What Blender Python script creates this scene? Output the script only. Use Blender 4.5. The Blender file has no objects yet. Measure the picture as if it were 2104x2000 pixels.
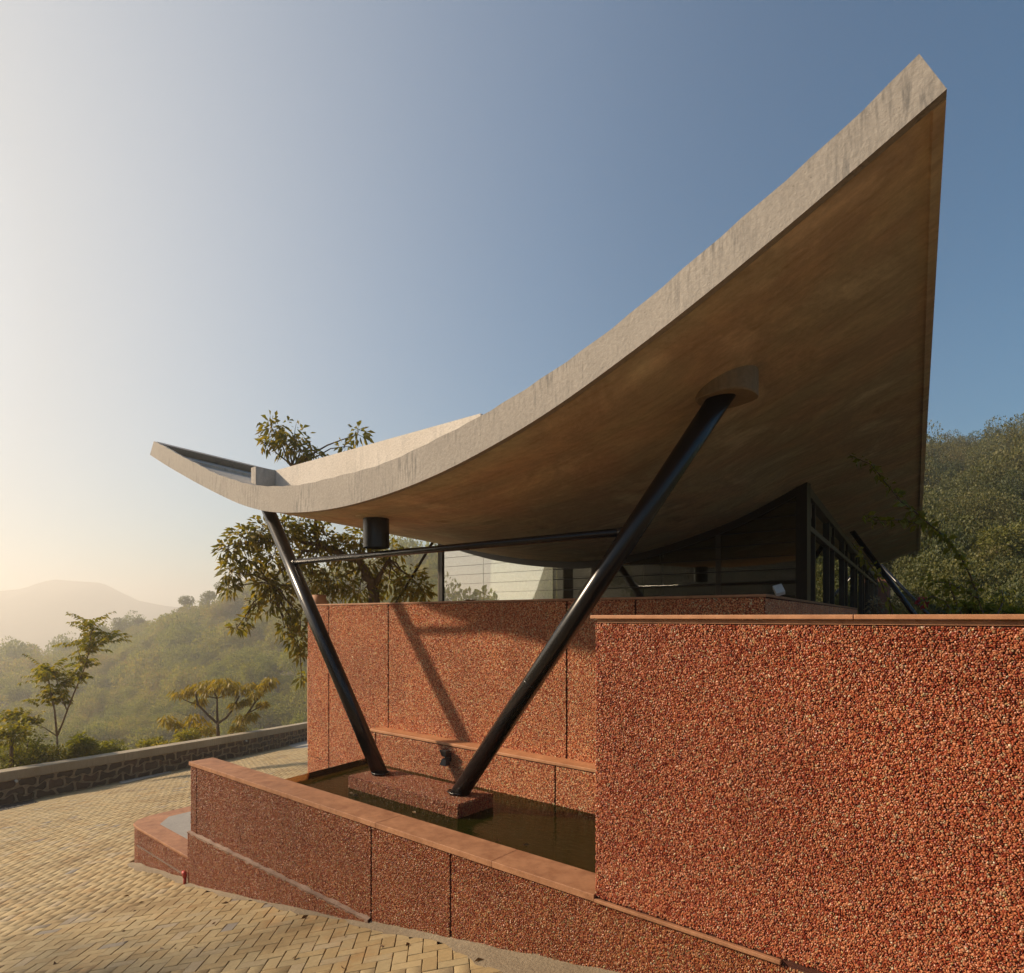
import bpy, bmesh, math, random
import numpy as np
from mathutils import Vector, Matrix
random.seed(7); rng = np.random.default_rng(11)
R = math.radians
scene = bpy.context.scene
col = scene.collection

# ---------------------------------------------------------------- camera, world, sun, exposure
cam_d = bpy.data.cameras.new('camera'); cam = bpy.data.objects.new('camera', cam_d); col.objects.link(cam)
cam.location = (0, 0, 0); cam.rotation_euler = (R(90), 0, 0)
cam_d.sensor_width = 36; cam_d.sensor_fit = 'HORIZONTAL'; cam_d.lens = 36*1300/2104
cam_d.shift_y = 268/2104; cam_d.clip_start = .05; cam_d.clip_end = 6000
scene.camera = cam
scene.view_settings.view_transform = 'Standard'; scene.view_settings.look = 'None'
scene.view_settings.exposure = 0.35; scene.view_settings.gamma = 1
scene.view_settings.use_curve_mapping = False
SUN = Vector((-.868, .101, .485)).normalized()
world = bpy.data.worlds.new('World'); scene.world = world; world.use_nodes = True
wt = world.node_tree; wt.nodes.clear()
def wn(t, **k):
    n = wt.nodes.new(t)
    for a, b in k.items(): setattr(n, a, b)
    return n
sky = wn('ShaderNodeTexSky', sky_type='NISHITA', sun_disc=False)
sky.sun_elevation = math.asin(SUN.z); sky.sun_rotation = math.atan2(SUN.x, SUN.y)
sky.air_density = 1.2; sky.dust_density = .5; sky.ozone_density = 3.0; sky.altitude = 300
bg = wn('ShaderNodeBackground'); bg.inputs['Strength'].default_value = .068
out = wn('ShaderNodeOutputWorld')
# dusty air: a broad milky aureole around the sun, added on the sky over the whole dome
tc = wn('ShaderNodeTexCoord'); dot = wn('ShaderNodeVectorMath', operation='DOT_PRODUCT')
wt.links.new(tc.outputs['Generated'], dot.inputs[0]); dot.inputs[1].default_value = Vector((-.9, .3, .30)).normalized()
mr = wn('ShaderNodeMapRange'); mr.inputs[1].default_value = -1; mr.inputs[2].default_value = 1
wt.links.new(dot.outputs['Value'], mr.inputs[0])
pw = wn('ShaderNodeMath', operation='POWER'); pw.inputs[1].default_value = 6.0
wt.links.new(mr.outputs[0], pw.inputs[0])
mul = wn('ShaderNodeVectorMath', operation='SCALE'); mul.inputs[0].default_value = (1.13, 1.11, 1.05)
wt.links.new(pw.outputs[0], mul.inputs['Scale'])
bg2 = wn('ShaderNodeBackground'); bg2.inputs['Strength'].default_value = .62
wt.links.new(mul.outputs[0], bg2.inputs['Color'])
add = wn('ShaderNodeAddShader')
tn = wn('ShaderNodeVectorMath', operation='MULTIPLY'); tn.inputs[1].default_value = (.60, 1.03, 1.16)
wt.links.new(sky.outputs[0], tn.inputs[0])
fade = wn('ShaderNodeMapRange'); fade.inputs[1].default_value = .10; fade.inputs[2].default_value = .60; fade.inputs[3].default_value = 1.0; fade.inputs[4].default_value = .30
wt.links.new(pw.outputs[0], fade.inputs[0])
tn2 = wn('ShaderNodeVectorMath', operation='SCALE'); wt.links.new(tn.outputs[0], tn2.inputs[0]); wt.links.new(fade.outputs[0], tn2.inputs['Scale']); wt.links.new(tn2.outputs[0], bg.inputs['Color'])
wt.links.new(bg.outputs[0], add.inputs[0]); wt.links.new(bg2.outputs[0], add.inputs[1])
wt.links.new(add.outputs[0], out.inputs['Surface'])
sun_d = bpy.data.lights.new('sun', 'SUN'); sun_d.energy = 5.0; sun_d.angle = R(2.0); sun_d.color = (1, .79, .565)
sun = bpy.data.objects.new('sun', sun_d); col.objects.link(sun)
sun.rotation_euler = SUN.to_track_quat('Z', 'Y').to_euler()
scene.cycles.use_denoising = True
scene.cycles.max_bounces = 8; scene.cycles.transparent_max_bounces = 16
scene.cycles.volume_bounces = 1; scene.cycles.caustics_reflective = False; scene.cycles.caustics_refractive = False

# ---------------------------------------------------------------- frames of reference
# the building's own grid: S runs left along the low wall, Q runs away behind it
A2 = np.array([-.7697, .6385]); B2 = np.array([.6385, .7697])
def W(S, P, z): return (A2[0]*S + B2[0]*P, A2[1]*S + B2[1]*P, z)
def ray(u, v): return np.array([(u-1052)/1300, 1.0, (1268-v)/1300])
def SP(x, y): return (A2[0]*x + A2[1]*y, B2[0]*x + B2[1]*y)
def gz(x, y):
    D = -.1355*x + .1103*y
    t = min(max((D-1.0)/2.2, 0), 1); t = t*t*(3-2*t)
    return -1.709 - (D - .5*t)
def ground_hit(u, v):
    r = ray(u, v); Y = 5.0
    lo, hi = .5, 80
    for _ in range(60):
        Y = (lo+hi)/2
        if r[2]*Y > gz(r[0]*Y, Y): lo = Y
        else: hi = Y
    return np.array([r[0]*Y, Y, gz(r[0]*Y, Y)])

# ---------------------------------------------------------------- helpers
def tag(o, label=None, cat=None, group=None, kind=None):
    for k, v in (('label', label), ('category', cat), ('group', group), ('kind', kind)):
        if v: o[k] = v
    return o
def empty(name, loc=(0, 0, 0), label=None, cat=None, group=None, kind=None):
    o = bpy.data.objects.new(name, None); col.objects.link(o); o.location = loc; o.empty_display_size = .2
    return tag(o, label, cat, group, kind)
def link(name, me, mat=None, parent=None):
    o = bpy.data.objects.new(name, me); col.objects.link(o)
    if mat: me.materials.append(mat)
    if parent:
        o.parent = parent
        o.matrix_parent_inverse = parent_inv(parent)
    return o
def parent_inv(p):
    M = Matrix.Identity(4)
    q = p
    while q:
        M = q.matrix_parent_inverse @ (Matrix.Translation(q.location) @ q.rotation_euler.to_matrix().to_4x4()) @ M if q.parent else (Matrix.Translation(q.location) @ q.rotation_euler.to_matrix().to_4x4()) @ M
        q = q.parent
    return M.inverted()
class MB:
    def __init__(s): s.v = []; s.f = []
    def add(s, vs, fs):
        n = len(s.v); s.v += [tuple(map(float, p)) for p in vs]; s.f += [tuple(i+n for i in f) for f in fs]
    def prism(s, bottom, top):
        n = len(bottom)
        s.add(list(bottom)+list(top), [tuple(range(n))[::-1], tuple(range(n, 2*n))] + [(i, (i+1) % n, n+(i+1) % n, n+i) for i in range(n)])
    def spbox(s, S0, S1, P0, P1, z0, z1):
        q = [(S0, P0), (S1, P0), (S1, P1), (S0, P1)]
        s.prism([W(a, b, z0) for a, b in q], [W(a, b, z1) for a, b in q])
    def box(s, c, ax, ay, az):
        c = np.array(c, float); ax, ay, az = (np.array(a, float) for a in (ax, ay, az))
        q = [(-1, -1), (1, -1), (1, 1), (-1, 1)]
        s.prism([c+ax*a+ay*b-az for a, b in q], [c+ax*a+ay*b+az for a, b in q])
    def extrude(s, pts3, d):
        s.prism(pts3, [tuple(np.array(p)+np.array(d)) for p in pts3])
    def tube(s, pts, rad, n=8, cap=True):
        pts = [np.array(p, float) for p in pts]
        if not hasattr(rad, '__len__'): rad = [rad]*len(pts)
        base = len(s.v); prev = None
        for i, p in enumerate(pts):
            d = pts[min(i+1, len(pts)-1)] - pts[max(i-1, 0)]; d /= np.linalg.norm(d)+1e-9
            if prev is None:
                a = np.cross(d, (0, 0, 1.)) if abs(d[2]) < .95 else np.cross(d, (1., 0, 0))
            else: a = prev - d*(prev@d)
            a /= np.linalg.norm(a)+1e-9; prev = a; b = np.cross(d, a)
            for k in range(n):
                t = 2*math.pi*k/n; s.v.append(tuple(p + rad[i]*(a*math.cos(t)+b*math.sin(t))))
        for i in range(len(pts)-1):
            for k in range(n):
                s.f.append((base+i*n+k, base+i*n+(k+1) % n, base+(i+1)*n+(k+1) % n, base+(i+1)*n+k))
        if cap:
            s.f.append(tuple(base+k for k in range(n))[::-1]); s.f.append(tuple(base+(len(pts)-1)*n+k for k in range(n)))
    def build(s, name, mat, parent=None, bevel=0, smooth=False, segs=2):
        me = bpy.data.meshes.new(name); me.from_pydata(s.v, [], s.f)
        bm = bmesh.new(); bm.from_mesh(me); bmesh.ops.recalc_face_normals(bm, faces=bm.faces); bm.to_mesh(me); bm.free()
        if smooth:
            me.polygons.foreach_set('use_smooth', [len(p.vertices) == 4 for p in me.polygons])
        me.update()
        o = link(name, me, mat, parent)
        if bevel:
            m = o.modifiers.new('bevel', 'BEVEL'); m.width = bevel; m.segments = segs; m.limit_method = 'ANGLE'; m.angle_limit = R(40)
        return o
def fast_mesh(name, verts, tris, mat, parent=None, tint=None):
    me = bpy.data.meshes.new(name)
    verts = np.asarray(verts, np.float32); tris = np.asarray(tris, np.int32); k = tris.shape[1]
    me.vertices.add(len(verts)); me.vertices.foreach_set('co', verts.ravel())
    me.loops.add(tris.size); me.loops.foreach_set('vertex_index', tris.ravel())
    me.polygons.add(len(tris)); me.polygons.foreach_set('loop_start', np.arange(0, tris.size, k, dtype=np.int32))
    me.update(calc_edges=True)
    if tint is not None:
        a = me.attributes.new('tint', 'FLOAT', 'POINT'); a.data.foreach_set('value', np.asarray(tint, np.float32))
    return link(name, me, mat, parent)

# ---------------------------------------------------------------- materials
def mat(name):
    m = bpy.data.materials.new(name); m.use_nodes = True; nt = m.node_tree
    p = nt.nodes['Principled BSDF']; p.inputs['Roughness'].default_value = .7
    return m, nt, p
def N(nt, t, **k):
    n = nt.nodes.new(t)
    for a, b in k.items(): setattr(n, a, b)
    return n
def ramp(nt, src, stops, interp='LINEAR'):
    r = N(nt, 'ShaderNodeValToRGB'); e = r.color_ramp; e.interpolation = interp
    while len(e.elements) < len(stops): e.elements.new(.5)
    for el, (p, c) in zip(e.elements, stops):
        el.position = p; el.color = (*c, 1) if len(c) == 3 else c
    nt.links.new(src, r.inputs[0]); return r.outputs[0]
def noise(nt, scale, detail=4, rough=.6, vec=None, dim='3D', dist=0):
    n = N(nt, 'ShaderNodeTexNoise'); n.inputs['Scale'].default_value = scale; n.inputs['Detail'].default_value = detail
    n.inputs['Roughness'].default_value = rough; n.inputs['Distortion'].default_value = dist
    if vec is not None: nt.links.new(vec, n.inputs['Vector'])
    return n.outputs['Fac']
def coords(nt, scale=(1, 1, 1), rot=(0, 0, 0)):
    g = N(nt, 'ShaderNodeNewGeometry'); m = N(nt, 'ShaderNodeMapping')
    m.inputs['Scale'].default_value = scale; m.inputs['Rotation'].default_value = rot
    nt.links.new(g.outputs['Position'], m.inputs['Vector']); return m.outputs[0]
def mixc(nt, fac, a, b, mode='MIX'):
    m = N(nt, 'ShaderNodeMix', data_type='RGBA', blend_type=mode)
    for s, v in ((m.inputs[0], fac), (m.inputs[6], a), (m.inputs[7], b)):
        if hasattr(v, 'links') or hasattr(v, 'is_linked'): nt.links.new(v, s)
        else: s.default_value = v if not isinstance(v, tuple) else (*v[:3], 1)
    return m.outputs[2]
def bump(nt, p, h, strength=.3, dist=.01):
    b = N(nt, 'ShaderNodeBump'); b.inputs['Strength'].default_value = strength; b.inputs['Distance'].default_value = dist
    nt.links.new(h, b.inputs['Height']); nt.links.new(b.outputs[0], p.inputs['Normal']); return b
ANG = math.atan2(A2[1], A2[0])

def m_concrete(name, c1, c2, streak=.5, bs=.25, rough=.8, sscale=14, board=0):
    m, nt, p = mat(name)
    big = noise(nt, 1.3, 5, .6, coords(nt)); fine = noise(nt, 38, 5, .65, coords(nt))
    st = noise(nt, sscale, 3, .6, coords(nt, (1, 1, .12)))
    base = ramp(nt, big, [(.3, c1), (.7, c2)])
    sr = ramp(nt, st, [(.46, (1, 1, 1)), (.66, (1-streak*.75, 1-streak*.72, 1-streak*.68))])
    patch = ramp(nt, noise(nt, 2.6, 3, .5, coords(nt)), [(.42, (0, 0, 0)), (.62, (1, 1, 1))])
    c = mixc(nt, patch, base, mixc(nt, 1.0, base, sr, 'MULTIPLY'))
    fr = ramp(nt, fine, [(.3, (.86, .86, .86)), (.7, (1.08, 1.08, 1.08))])
    c = mixc(nt, 1.0, c, fr, 'MULTIPLY')
    sp = ramp(nt, noise(nt, 75, 2, .5, coords(nt)), [(.70, (1, 1, 1)), (.76, (.45, .42, .38))])
    c = mixc(nt, .7, c, sp, 'MULTIPLY')
    nt.links.new(c, p.inputs['Base Color']); p.inputs['Roughness'].default_value = rough
    mx = N(nt, 'ShaderNodeMath', operation='ADD'); nt.links.new(fine, mx.inputs[0]); nt.links.new(big, mx.inputs[1])
    bump(nt, p, mx.outputs[0], bs, .012); return m
M_fascia = m_concrete('fascia_concrete', (.285, .262, .232), (.375, .345, .305), .62, .45, sscale=42)
M_top = m_concrete('roof_top_plaster', (.62, .56, .48), (.72, .66, .58), .2, .7)
M_curb = m_concrete('roof_curb_concrete', (.40, .36, .31), (.50, .46, .40), .5, .3)
M_cement = m_concrete('grey_cement', (.30, .28, .24), (.42, .39, .33), .2, .4)
M_edge = m_concrete('edge_cement', (.17, .11, .075), (.26, .18, .13), .1, .8)
M_coping_grey = m_concrete('parapet_coping', (.34, .28, .19), (.46, .39, .28), .3, .4)

def m_soffit():
    m, nt, p = mat('soffit_concrete')
    v = coords(nt, (1, 1, 1), (0, 0, -ANG))
    sc = N(nt, 'ShaderNodeMapping'); sc.inputs['Scale'].default_value = (.9, 7.0, .9); nt.links.new(v, sc.inputs['Vector'])
    board = noise(nt, 2.2, 6, .65, sc.outputs[0]); big = noise(nt, 1.1, 8, .68, coords(nt), dist=.6); fine = noise(nt, 22, 5, .7, coords(nt))
    c = ramp(nt, big, [(.3, (.38, .31, .21)), (.42, (.60, .51, .37)), (.52, (.47, .40, .30)), (.64, (.70, .62, .48)), (.75, (.52, .46, .34))])
    c = mixc(nt, .55, c, ramp(nt, board, [(.32, (.70, .64, .58)), (.52, (1, 1, 1)), (.7, (1.15, 1.1, 1.05))]), 'MULTIPLY')
    c = mixc(nt, .6, c, ramp(nt, noise(nt, 1.7, 3, .5, coords(nt)), [(.4, (1, .86, .78)), (.62, (.96, 1.03, .95))]), 'MULTIPLY')
    c = mixc(nt, .8, c, ramp(nt, fine, [(.3, (.85, .85, .85)), (.7, (1.1, 1.1, 1.1))]), 'MULTIPLY')
    nt.links.new(c, p.inputs['Base Color']); p.inputs['Roughness'].default_value = .75
    mx = N(nt, 'ShaderNodeMath', operation='ADD'); nt.links.new(board, mx.inputs[0]); nt.links.new(fine, mx.inputs[1])
    bump(nt, p, mx.outputs[0], .6, .014); return m
M_soffit = m_soffit()

def m_sand(name, c1, c2, dusty=.6):
    m, nt, p = mat(name)
    c = ramp(nt, noise(nt, 3.5, 6, .65, coords(nt)), [(.3, c1), (.7, c2)])
    c = mixc(nt, dusty, c, ramp(nt, noise(nt, 9, 5, .7, coords(nt)), [(.35, (.70, .62, .56)), (.6, (1.08, 1.08, 1.08))]), 'MULTIPLY')
    c = mixc(nt, .8, c, ramp(nt, noise(nt, 26, 2, .5, coords(nt)), [(.70, (1, 1, 1)), (.78, (.5, .42, .38))]), 'MULTIPLY')
    nt.links.new(c, p.inputs['Base Color']); p.inputs['Roughness'].default_value = .62
    bump(nt, p, noise(nt, 45, 6, .7, coords(nt)), .25, .004); return m
M_sand = m_sand('red_sandstone', (.32, .152, .076), (.42, .208, .105), .85)
M_sand2 = m_sand('orange_sandstone', (.42, .20, .095), (.52, .26, .13))
M_sandwet = m_sand('wet_sandstone', (.20, .085, .04), (.28, .12, .06))

def m_mortar():
    m, nt, p = mat('red_mortar')
    c = ramp(nt, noise(nt, 60, 4, .7, coords(nt)), [(.3, (.045, .010, .006)), (.7, (.09, .026, .012))])
    nt.links.new(c, p.inputs['Base Color']); p.inputs['Roughness'].default_value = .9
    bump(nt, p, noise(nt, 90, 3, .6, coords(nt)), .5, .004); return m
M_mortar = m_mortar()
def m_pebble(name='red_pebbles', gain=(1, 1, 1)):
    m, nt, p = mat(name)
    oi = N(nt, 'ShaderNodeObjectInfo')
    c = ramp(nt, oi.outputs['Random'], [(0, (.17, .022, .008)), (.16, (.28, .044, .016)), (.34, (.38, .088, .032)), (.52, (.44, .135, .056)),
             (.70, (.52, .21, .10)), (.84, (.46, .15, .056)), (.93, (.44, .23, .125)), (.97, (.47, .34, .20)), (.99, (.46, .26, .08)), (1, (.5, .4, .28))])
    if gain != (1, 1, 1): c = mixc(nt, 1.0, c, gain, 'MULTIPLY')
    # broad batches of lighter and darker pebbles over the wall, and soil splashed on the foot of it
    c = mixc(nt, .75, c, ramp(nt, noise(nt, 1.4, 4, .6, coords(nt)), [(.3, (.78, .72, .68)), (.5, (1, 1, 1)), (.72, (1.14, 1.12, 1.02))]), 'MULTIPLY')
    nt.links.new(c, p.inputs['Base Color']); p.inputs['Roughness'].default_value = .42
    return m
M_pebble = m_pebble(); M_pebble2 = m_pebble('pale_red_pebbles', (1.55, 2.1, 2.25)); M_pebble3 = m_pebble('dusty_red_pebbles', (.80, .86, .74))  # the third mix is a darker, browner copy of the first
def m_blackpaint():
    m, nt, p = mat('black_paint')
    c = ramp(nt, noise(nt, 6, 5, .6, coords(nt)), [(.35, (.006, .006, .007)), (.75, (.013, .012, .012))])
    nt.links.new(c, p.inputs['Base Color']); p.inputs['Roughness'].default_value = .32
    p.inputs['Roughness'].default_value = .26
    return m
M_black = m_blackpaint()
def m_flat(name, c, rough=.6, metal=0):
    m, nt, p = mat(name); p.inputs['Roughness'].default_value = rough; p.inputs['Metallic'].default_value = metal
    nz = ramp(nt, noise(nt, 12, 4, .6, coords(nt)), [(.3, tuple(x*.8 for x in c)), (.7, tuple(min(1, x*1.15) for x in c))])
    nt.links.new(nz, p.inputs['Base Color']); return m
M_frame = m_flat('dark_window_frame', (.018, .017, .015), .4)
M_framel = m_flat('olive_window_frame', (.07, .06, .042), .5)
M_board = m_flat('dark_cladding', (.15, .125, .092), .6)
M_dark = m_flat('dark_interior', (.03, .028, .025), .8)
M_pillar = m_flat('brown_pillar_plaster', (.20, .085, .05), .8)
M_redpipe = m_flat('red_pipe_paint', (.42, .045, .03), .45)
M_white = m_flat('pale_fitting', (.6, .6, .57), .4)
M_iron = m_flat('cast_iron', (.03, .03, .03), .6)
M_terra = m_flat('terracotta', (.35, .17, .09), .7)

def m_glass(name, refl, tint, rough=.0):
    m, nt, p = mat(name); nt.nodes.remove(p)
    tr = N(nt, 'ShaderNodeBsdfTransparent'); tr.inputs[0].default_value = (*tint, 1)
    gl = N(nt, 'ShaderNodeBsdfGlossy'); gl.inputs['Roughness'].default_value = rough; gl.inputs[0].default_value = (.92, .95, .93, 1)
    lw = N(nt, 'ShaderNodeFresnel'); lw.inputs['IOR'].default_value = 1.5
    mr = N(nt, 'ShaderNodeMapRange'); mr.inputs[3].default_value = refl; mr.inputs[4].default_value = 1
    nt.links.new(lw.outputs[0], mr.inputs[0])
    mx = N(nt, 'ShaderNodeMixShader'); nt.links.new(mr.outputs[0], mx.inputs[0]); nt.links.new(tr.outputs[0], mx.inputs[1]); nt.links.new(gl.outputs[0], mx.inputs[2])
    bp = N(nt, 'ShaderNodeBump'); bp.inputs['Strength'].default_value = .04; bp.inputs['Distance'].default_value = .01
    nt.links.new(noise(nt, 1.6, 2, .5, coords(nt)), bp.inputs['Height']); nt.links.new(bp.outputs[0], gl.inputs['Normal'])
    nt.links.new(mx.outputs[0], nt.nodes['Material Output'].inputs['Surface']); return m
M_glass = m_glass('coated_glass', .33, (.62, .66, .60))
M_glass_dark = m_glass('dark_tinted_glass', .085, (.60, .60, .52))  # reflects much less than the coated panes beside it
M_weir = m_glass('amber_weir_glass', .05, (.86, .60, .40))
def m_water():
    m, nt, p = mat('pool_water'); nt.nodes.remove(p)
    tr = N(nt, 'ShaderNodeBsdfTransparent'); tr.inputs[0].default_value = (.15, .17, .025, 1)
    df = N(nt, 'ShaderNodeBsdfDiffuse'); df.inputs[0].default_value = (.026, .029, .004, 1)
    body = N(nt, 'ShaderNodeMixShader'); body.inputs[0].default_value = .5
    nt.links.new(tr.outputs[0], body.inputs[1]); nt.links.new(df.outputs[0], body.inputs[2])
    gl = N(nt, 'ShaderNodeBsdfGlossy'); gl.inputs['Roughness'].default_value = .015
    fr = N(nt, 'ShaderNodeFresnel'); fr.inputs['IOR'].default_value = 1.33
    v = coords(nt, (1, 1, 1), (0, 0, -ANG)); sc = N(nt, 'ShaderNodeMapping'); sc.inputs['Scale'].default_value = (1, 2.2, 1); nt.links.new(v, sc.inputs[0])
    bp = N(nt, 'ShaderNodeBump'); bp.inputs['Strength'].default_value = .45; bp.inputs['Distance'].default_value = .008
    nt.links.new(noise(nt, 11, 3, .55, sc.outputs[0]), bp.inputs['Height'])
    nt.links.new(bp.outputs[0], gl.inputs['Normal']); nt.links.new(bp.outputs[0], fr.inputs['Normal'])
    mx = N(nt, 'ShaderNodeMixShader'); nt.links.new(fr.outputs[0], mx.inputs[0]); nt.links.new(body.outputs[0], mx.inputs[1]); nt.links.new(gl.outputs[0], mx.inputs[2])
    nt.links.new(mx.outputs[0], nt.nodes['Material Output'].inputs['Surface']); return m
M_water = m_water()
M_algae = m_flat('algae_stained_render', (.10, .11, .018), .7)

def m_paver():
    m, nt, p = mat('sandstone_pavers')
    at = N(nt, 'ShaderNodeAttribute', attribute_name='tint'); oi = N(nt, 'ShaderNodeObjectInfo')
    s = N(nt, 'ShaderNodeMath', operation='ADD'); nt.links.new(at.outputs['Fac'], s.inputs[0]); nt.links.new(oi.outputs['Random'], s.inputs[1])
    fr = N(nt, 'ShaderNodeMath', operation='FRACT'); nt.links.new(s.outputs[0], fr.inputs[0])
    c = ramp(nt, fr.outputs[0], [(0, (.33, .24, .115)), (.3, (.40, .30, .15)), (.6, (.43, .335, .18)), (.85, (.36, .285, .155)), (.975, (.40, .32, .20)), (.985, (.24, .22, .19)), (1, (.34, .26, .15))])
    st = ramp(nt, noise(nt, .9, 5, .65, coords(nt)), [(.3, (.66, .59, .50)), (.5, (1, 1, 1)), (.75, (1.08, 1.06, 1.02))])
    c = mixc(nt, .85, c, st, 'MULTIPLY')
    rust = ramp(nt, noise(nt, 2.2, 5, .7, coords(nt, (1, 1, 1), (0, 0, .5))), [(.56, (1, 1, 1)), (.74, (1.0, .72, .46))])
    c = mixc(nt, .7, c, rust, 'MULTIPLY')
    c = mixc(nt, .8, c, ramp(nt, noise(nt, 30, 6, .75, coords(nt)), [(.3, (.80, .78, .74)), (.7, (1.1, 1.1, 1.1))]), 'MULTIPLY')
    nt.links.new(c, p.inputs['Base Color']); p.inputs['Roughness'].default_value = .8
    bump(nt, p, noise(nt, 55, 6, .7, coords(nt)), .35, .004); return m
M_paver = m_paver()
M_joint = m_flat('paving_bed_sand', (.16, .115, .06), .95)

def m_stone():
    m, nt, p = mat('basalt_rubble')
    oi = N(nt, 'ShaderNodeObjectInfo')
    c = ramp(nt, oi.outputs['Random'], [(0, (.060, .042, .030)), (.5, (.10, .066, .045)), (.8, (.15, .085, .052)), (1, (.085, .075, .06))])
    c = mixc(nt, .8, c, ramp(nt, noise(nt, 14, 6, .7, coords(nt)), [(.3, (.6, .6, .6)), (.7, (1.2, 1.15, 1.1))]), 'MULTIPLY')
    nt.links.new(c, p.inputs['Base Color']); p.inputs['Roughness'].default_value = .85
    bump(nt, p, noise(nt, 25, 6, .7, coords(nt)), .8, .02); return m
M_stone = m_stone()
M_pointing = m_flat('stone_pointing', (.36, .27, .17), .9)

def m_leaf(name, cols, trans=.35, rough=.5, inst=False):
    m, nt, p = mat(name); nt.nodes.remove(p)
    g = N(nt, 'ShaderNodeNewGeometry'); at = N(nt, 'ShaderNodeAttribute', attribute_name='tint')
    s = N(nt, 'ShaderNodeMath', operation='MULTIPLY_ADD'); nt.links.new(g.outputs['Random Per Island'], s.inputs[0]); s.inputs[1].default_value = .35 if inst else .45
    if inst:
        oi = N(nt, 'ShaderNodeObjectInfo'); ad = N(nt, 'ShaderNodeMath', operation='MULTIPLY_ADD'); ad.inputs[1].default_value = .42; nt.links.new(oi.outputs['Random'], ad.inputs[0])
        sm = N(nt, 'ShaderNodeMath', operation='MULTIPLY_ADD'); sm.inputs[1].default_value = 1.1; sm.inputs[2].default_value = -.42; nt.links.new(noise(nt, .035, 4, .6, coords(nt)), sm.inputs[0])
        nt.links.new(sm.outputs[0], ad.inputs[2]); nt.links.new(ad.outputs[0], s.inputs[2])
    else: nt.links.new(at.outputs['Fac'], s.inputs[2])
    c = ramp(nt, s.outputs[0], [(i/(len(cols)-1), k) for i, k in enumerate(cols)])
    p2 = N(nt, 'ShaderNodeBsdfPrincipled'); p2.inputs['Roughness'].default_value = rough; nt.links.new(c, p2.inputs['Base Color'])
    t = N(nt, 'ShaderNodeBsdfTranslucent'); nt.links.new(mixc(nt, 1.0, c, (1.25, 1.15, .5), 'MULTIPLY'), t.inputs[0])
    mx = N(nt, 'ShaderNodeMixShader'); mx.inputs[0].default_value = trans
    nt.links.new(p2.outputs[0], mx.inputs[1]); nt.links.new(t.outputs[0], mx.inputs[2])
    nt.links.new(mx.outputs[0], nt.nodes['Material Output'].inputs['Surface']); return m
M_leaf_big = m_leaf('broad_leaf', [(.080, .095, .012), (.135, .14, .018), (.20, .18, .024), (.30, .225, .035), (.10, .12, .02)], .5)
M_leaf_young = m_leaf('young_leaf', [(.14, .16, .018), (.22, .225, .026), (.32, .28, .035), (.50, .34, .04)], .5)
M_leaf_yellow = m_leaf('yellowing_leaf', [(.20, .18, .02), (.30, .25, .026), (.38, .27, .03), (.23, .21, .022)], .5)
M_leaf_bush = m_leaf('bush_leaf', [(.11, .135, .014), (.18, .20, .022), (.27, .26, .03), (.14, .165, .02)], .45)
M_wood = m_leaf('hillside_foliage', [(.070, .095, .012), (.115, .150, .020), (.175, .205, .028), (.24, .245, .038), (.29, .24, .052), (.30, .185, .07)], .48, .7, True)
M_ridge = m_leaf('ridge_foliage', [(.075, .095, .02), (.13, .15, .03), (.19, .185, .045)], .4, .8)
M_wood2 = m_leaf('near_hill_foliage', [(.020, .032, .008), (.042, .058, .012), (.078, .088, .018), (.135, .125, .026), (.13, .085, .036)], .3, .6, True)
M_tree = m_leaf('foot_tree_leaf', [(.06, .075, .014), (.10, .115, .02), (.16, .16, .03), (.21, .185, .04)], .3, .55)
M_bark = m_flat('bark', (.11, .075, .045), .9)
M_bark2 = m_flat('pale_bark', (.20, .14, .075), .9)
def m_terrain():
    m, nt, p = mat('hill_soil')
    c = ramp(nt, noise(nt, .06, 6, .65, coords(nt)), [(.3, (.028, .032, .012)), (.5, (.05, .048, .018)), (.7, (.09, .065, .032))])
    nt.links.new(c, p.inputs['Base Color']); p.inputs['Roughness'].default_value = .95; return m
M_terrain = m_terrain()

# ---------------------------------------------------------------- pebble-dash: real pebbles as one scatter per wall
def pebble_group(pm):
    g = bpy.data.node_groups.new('pebble_scatter', 'GeometryNodeTree')
    g.interface.new_socket('Geometry', in_out='INPUT', socket_type='NodeSocketGeometry')
    g.interface.new_socket('Geometry', in_out='OUTPUT', socket_type='NodeSocketGeometry')
    n = g.nodes; gi = n.new('NodeGroupInput'); go = n.new('NodeGroupOutput')
    ico = n.new('GeometryNodeMeshIcoSphere'); ico.inputs['Radius'].default_value = .0066; ico.inputs['Subdivisions'].default_value = 1
    sm = n.new('GeometryNodeSetMaterial'); sm.inputs['Material'].default_value = pm
    sh = n.new('GeometryNodeSetShadeSmooth')
    ins = n.new('GeometryNodeInstanceOnPoints')
    rr = n.new('FunctionNodeRandomValue'); rr.data_type = 'FLOAT_VECTOR'; rr.inputs[0].default_value = (0, 0, 0); rr.inputs[1].default_value = (6.28, 6.28, 6.28)
    rs = n.new('FunctionNodeRandomValue'); rs.data_type = 'FLOAT_VECTOR'; rs.inputs[0].default_value = (.50, .50, .40); rs.inputs[1].default_value = (1.55, 1.2, .95); rs.inputs['Seed'].default_value = 5
    L = g.links.new
    sh.inputs['Shade Smooth'].default_value = False; L(ico.outputs['Mesh'], sh.inputs['Geometry']); L(sh.outputs[0], sm.inputs['Geometry']); L(sm.outputs[0], ins.inputs['Instance'])
    L(gi.outputs[0], ins.inputs['Points']); L(rr.outputs[0], ins.inputs['Rotation']); L(rs.outputs[0], ins.inputs['Scale']); L(ins.outputs[0], go.inputs[0])
    return g
PGS = {m_.name: (m_, pebble_group(m_)) for m_ in (M_pebble, M_pebble2, M_pebble3)}
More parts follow.
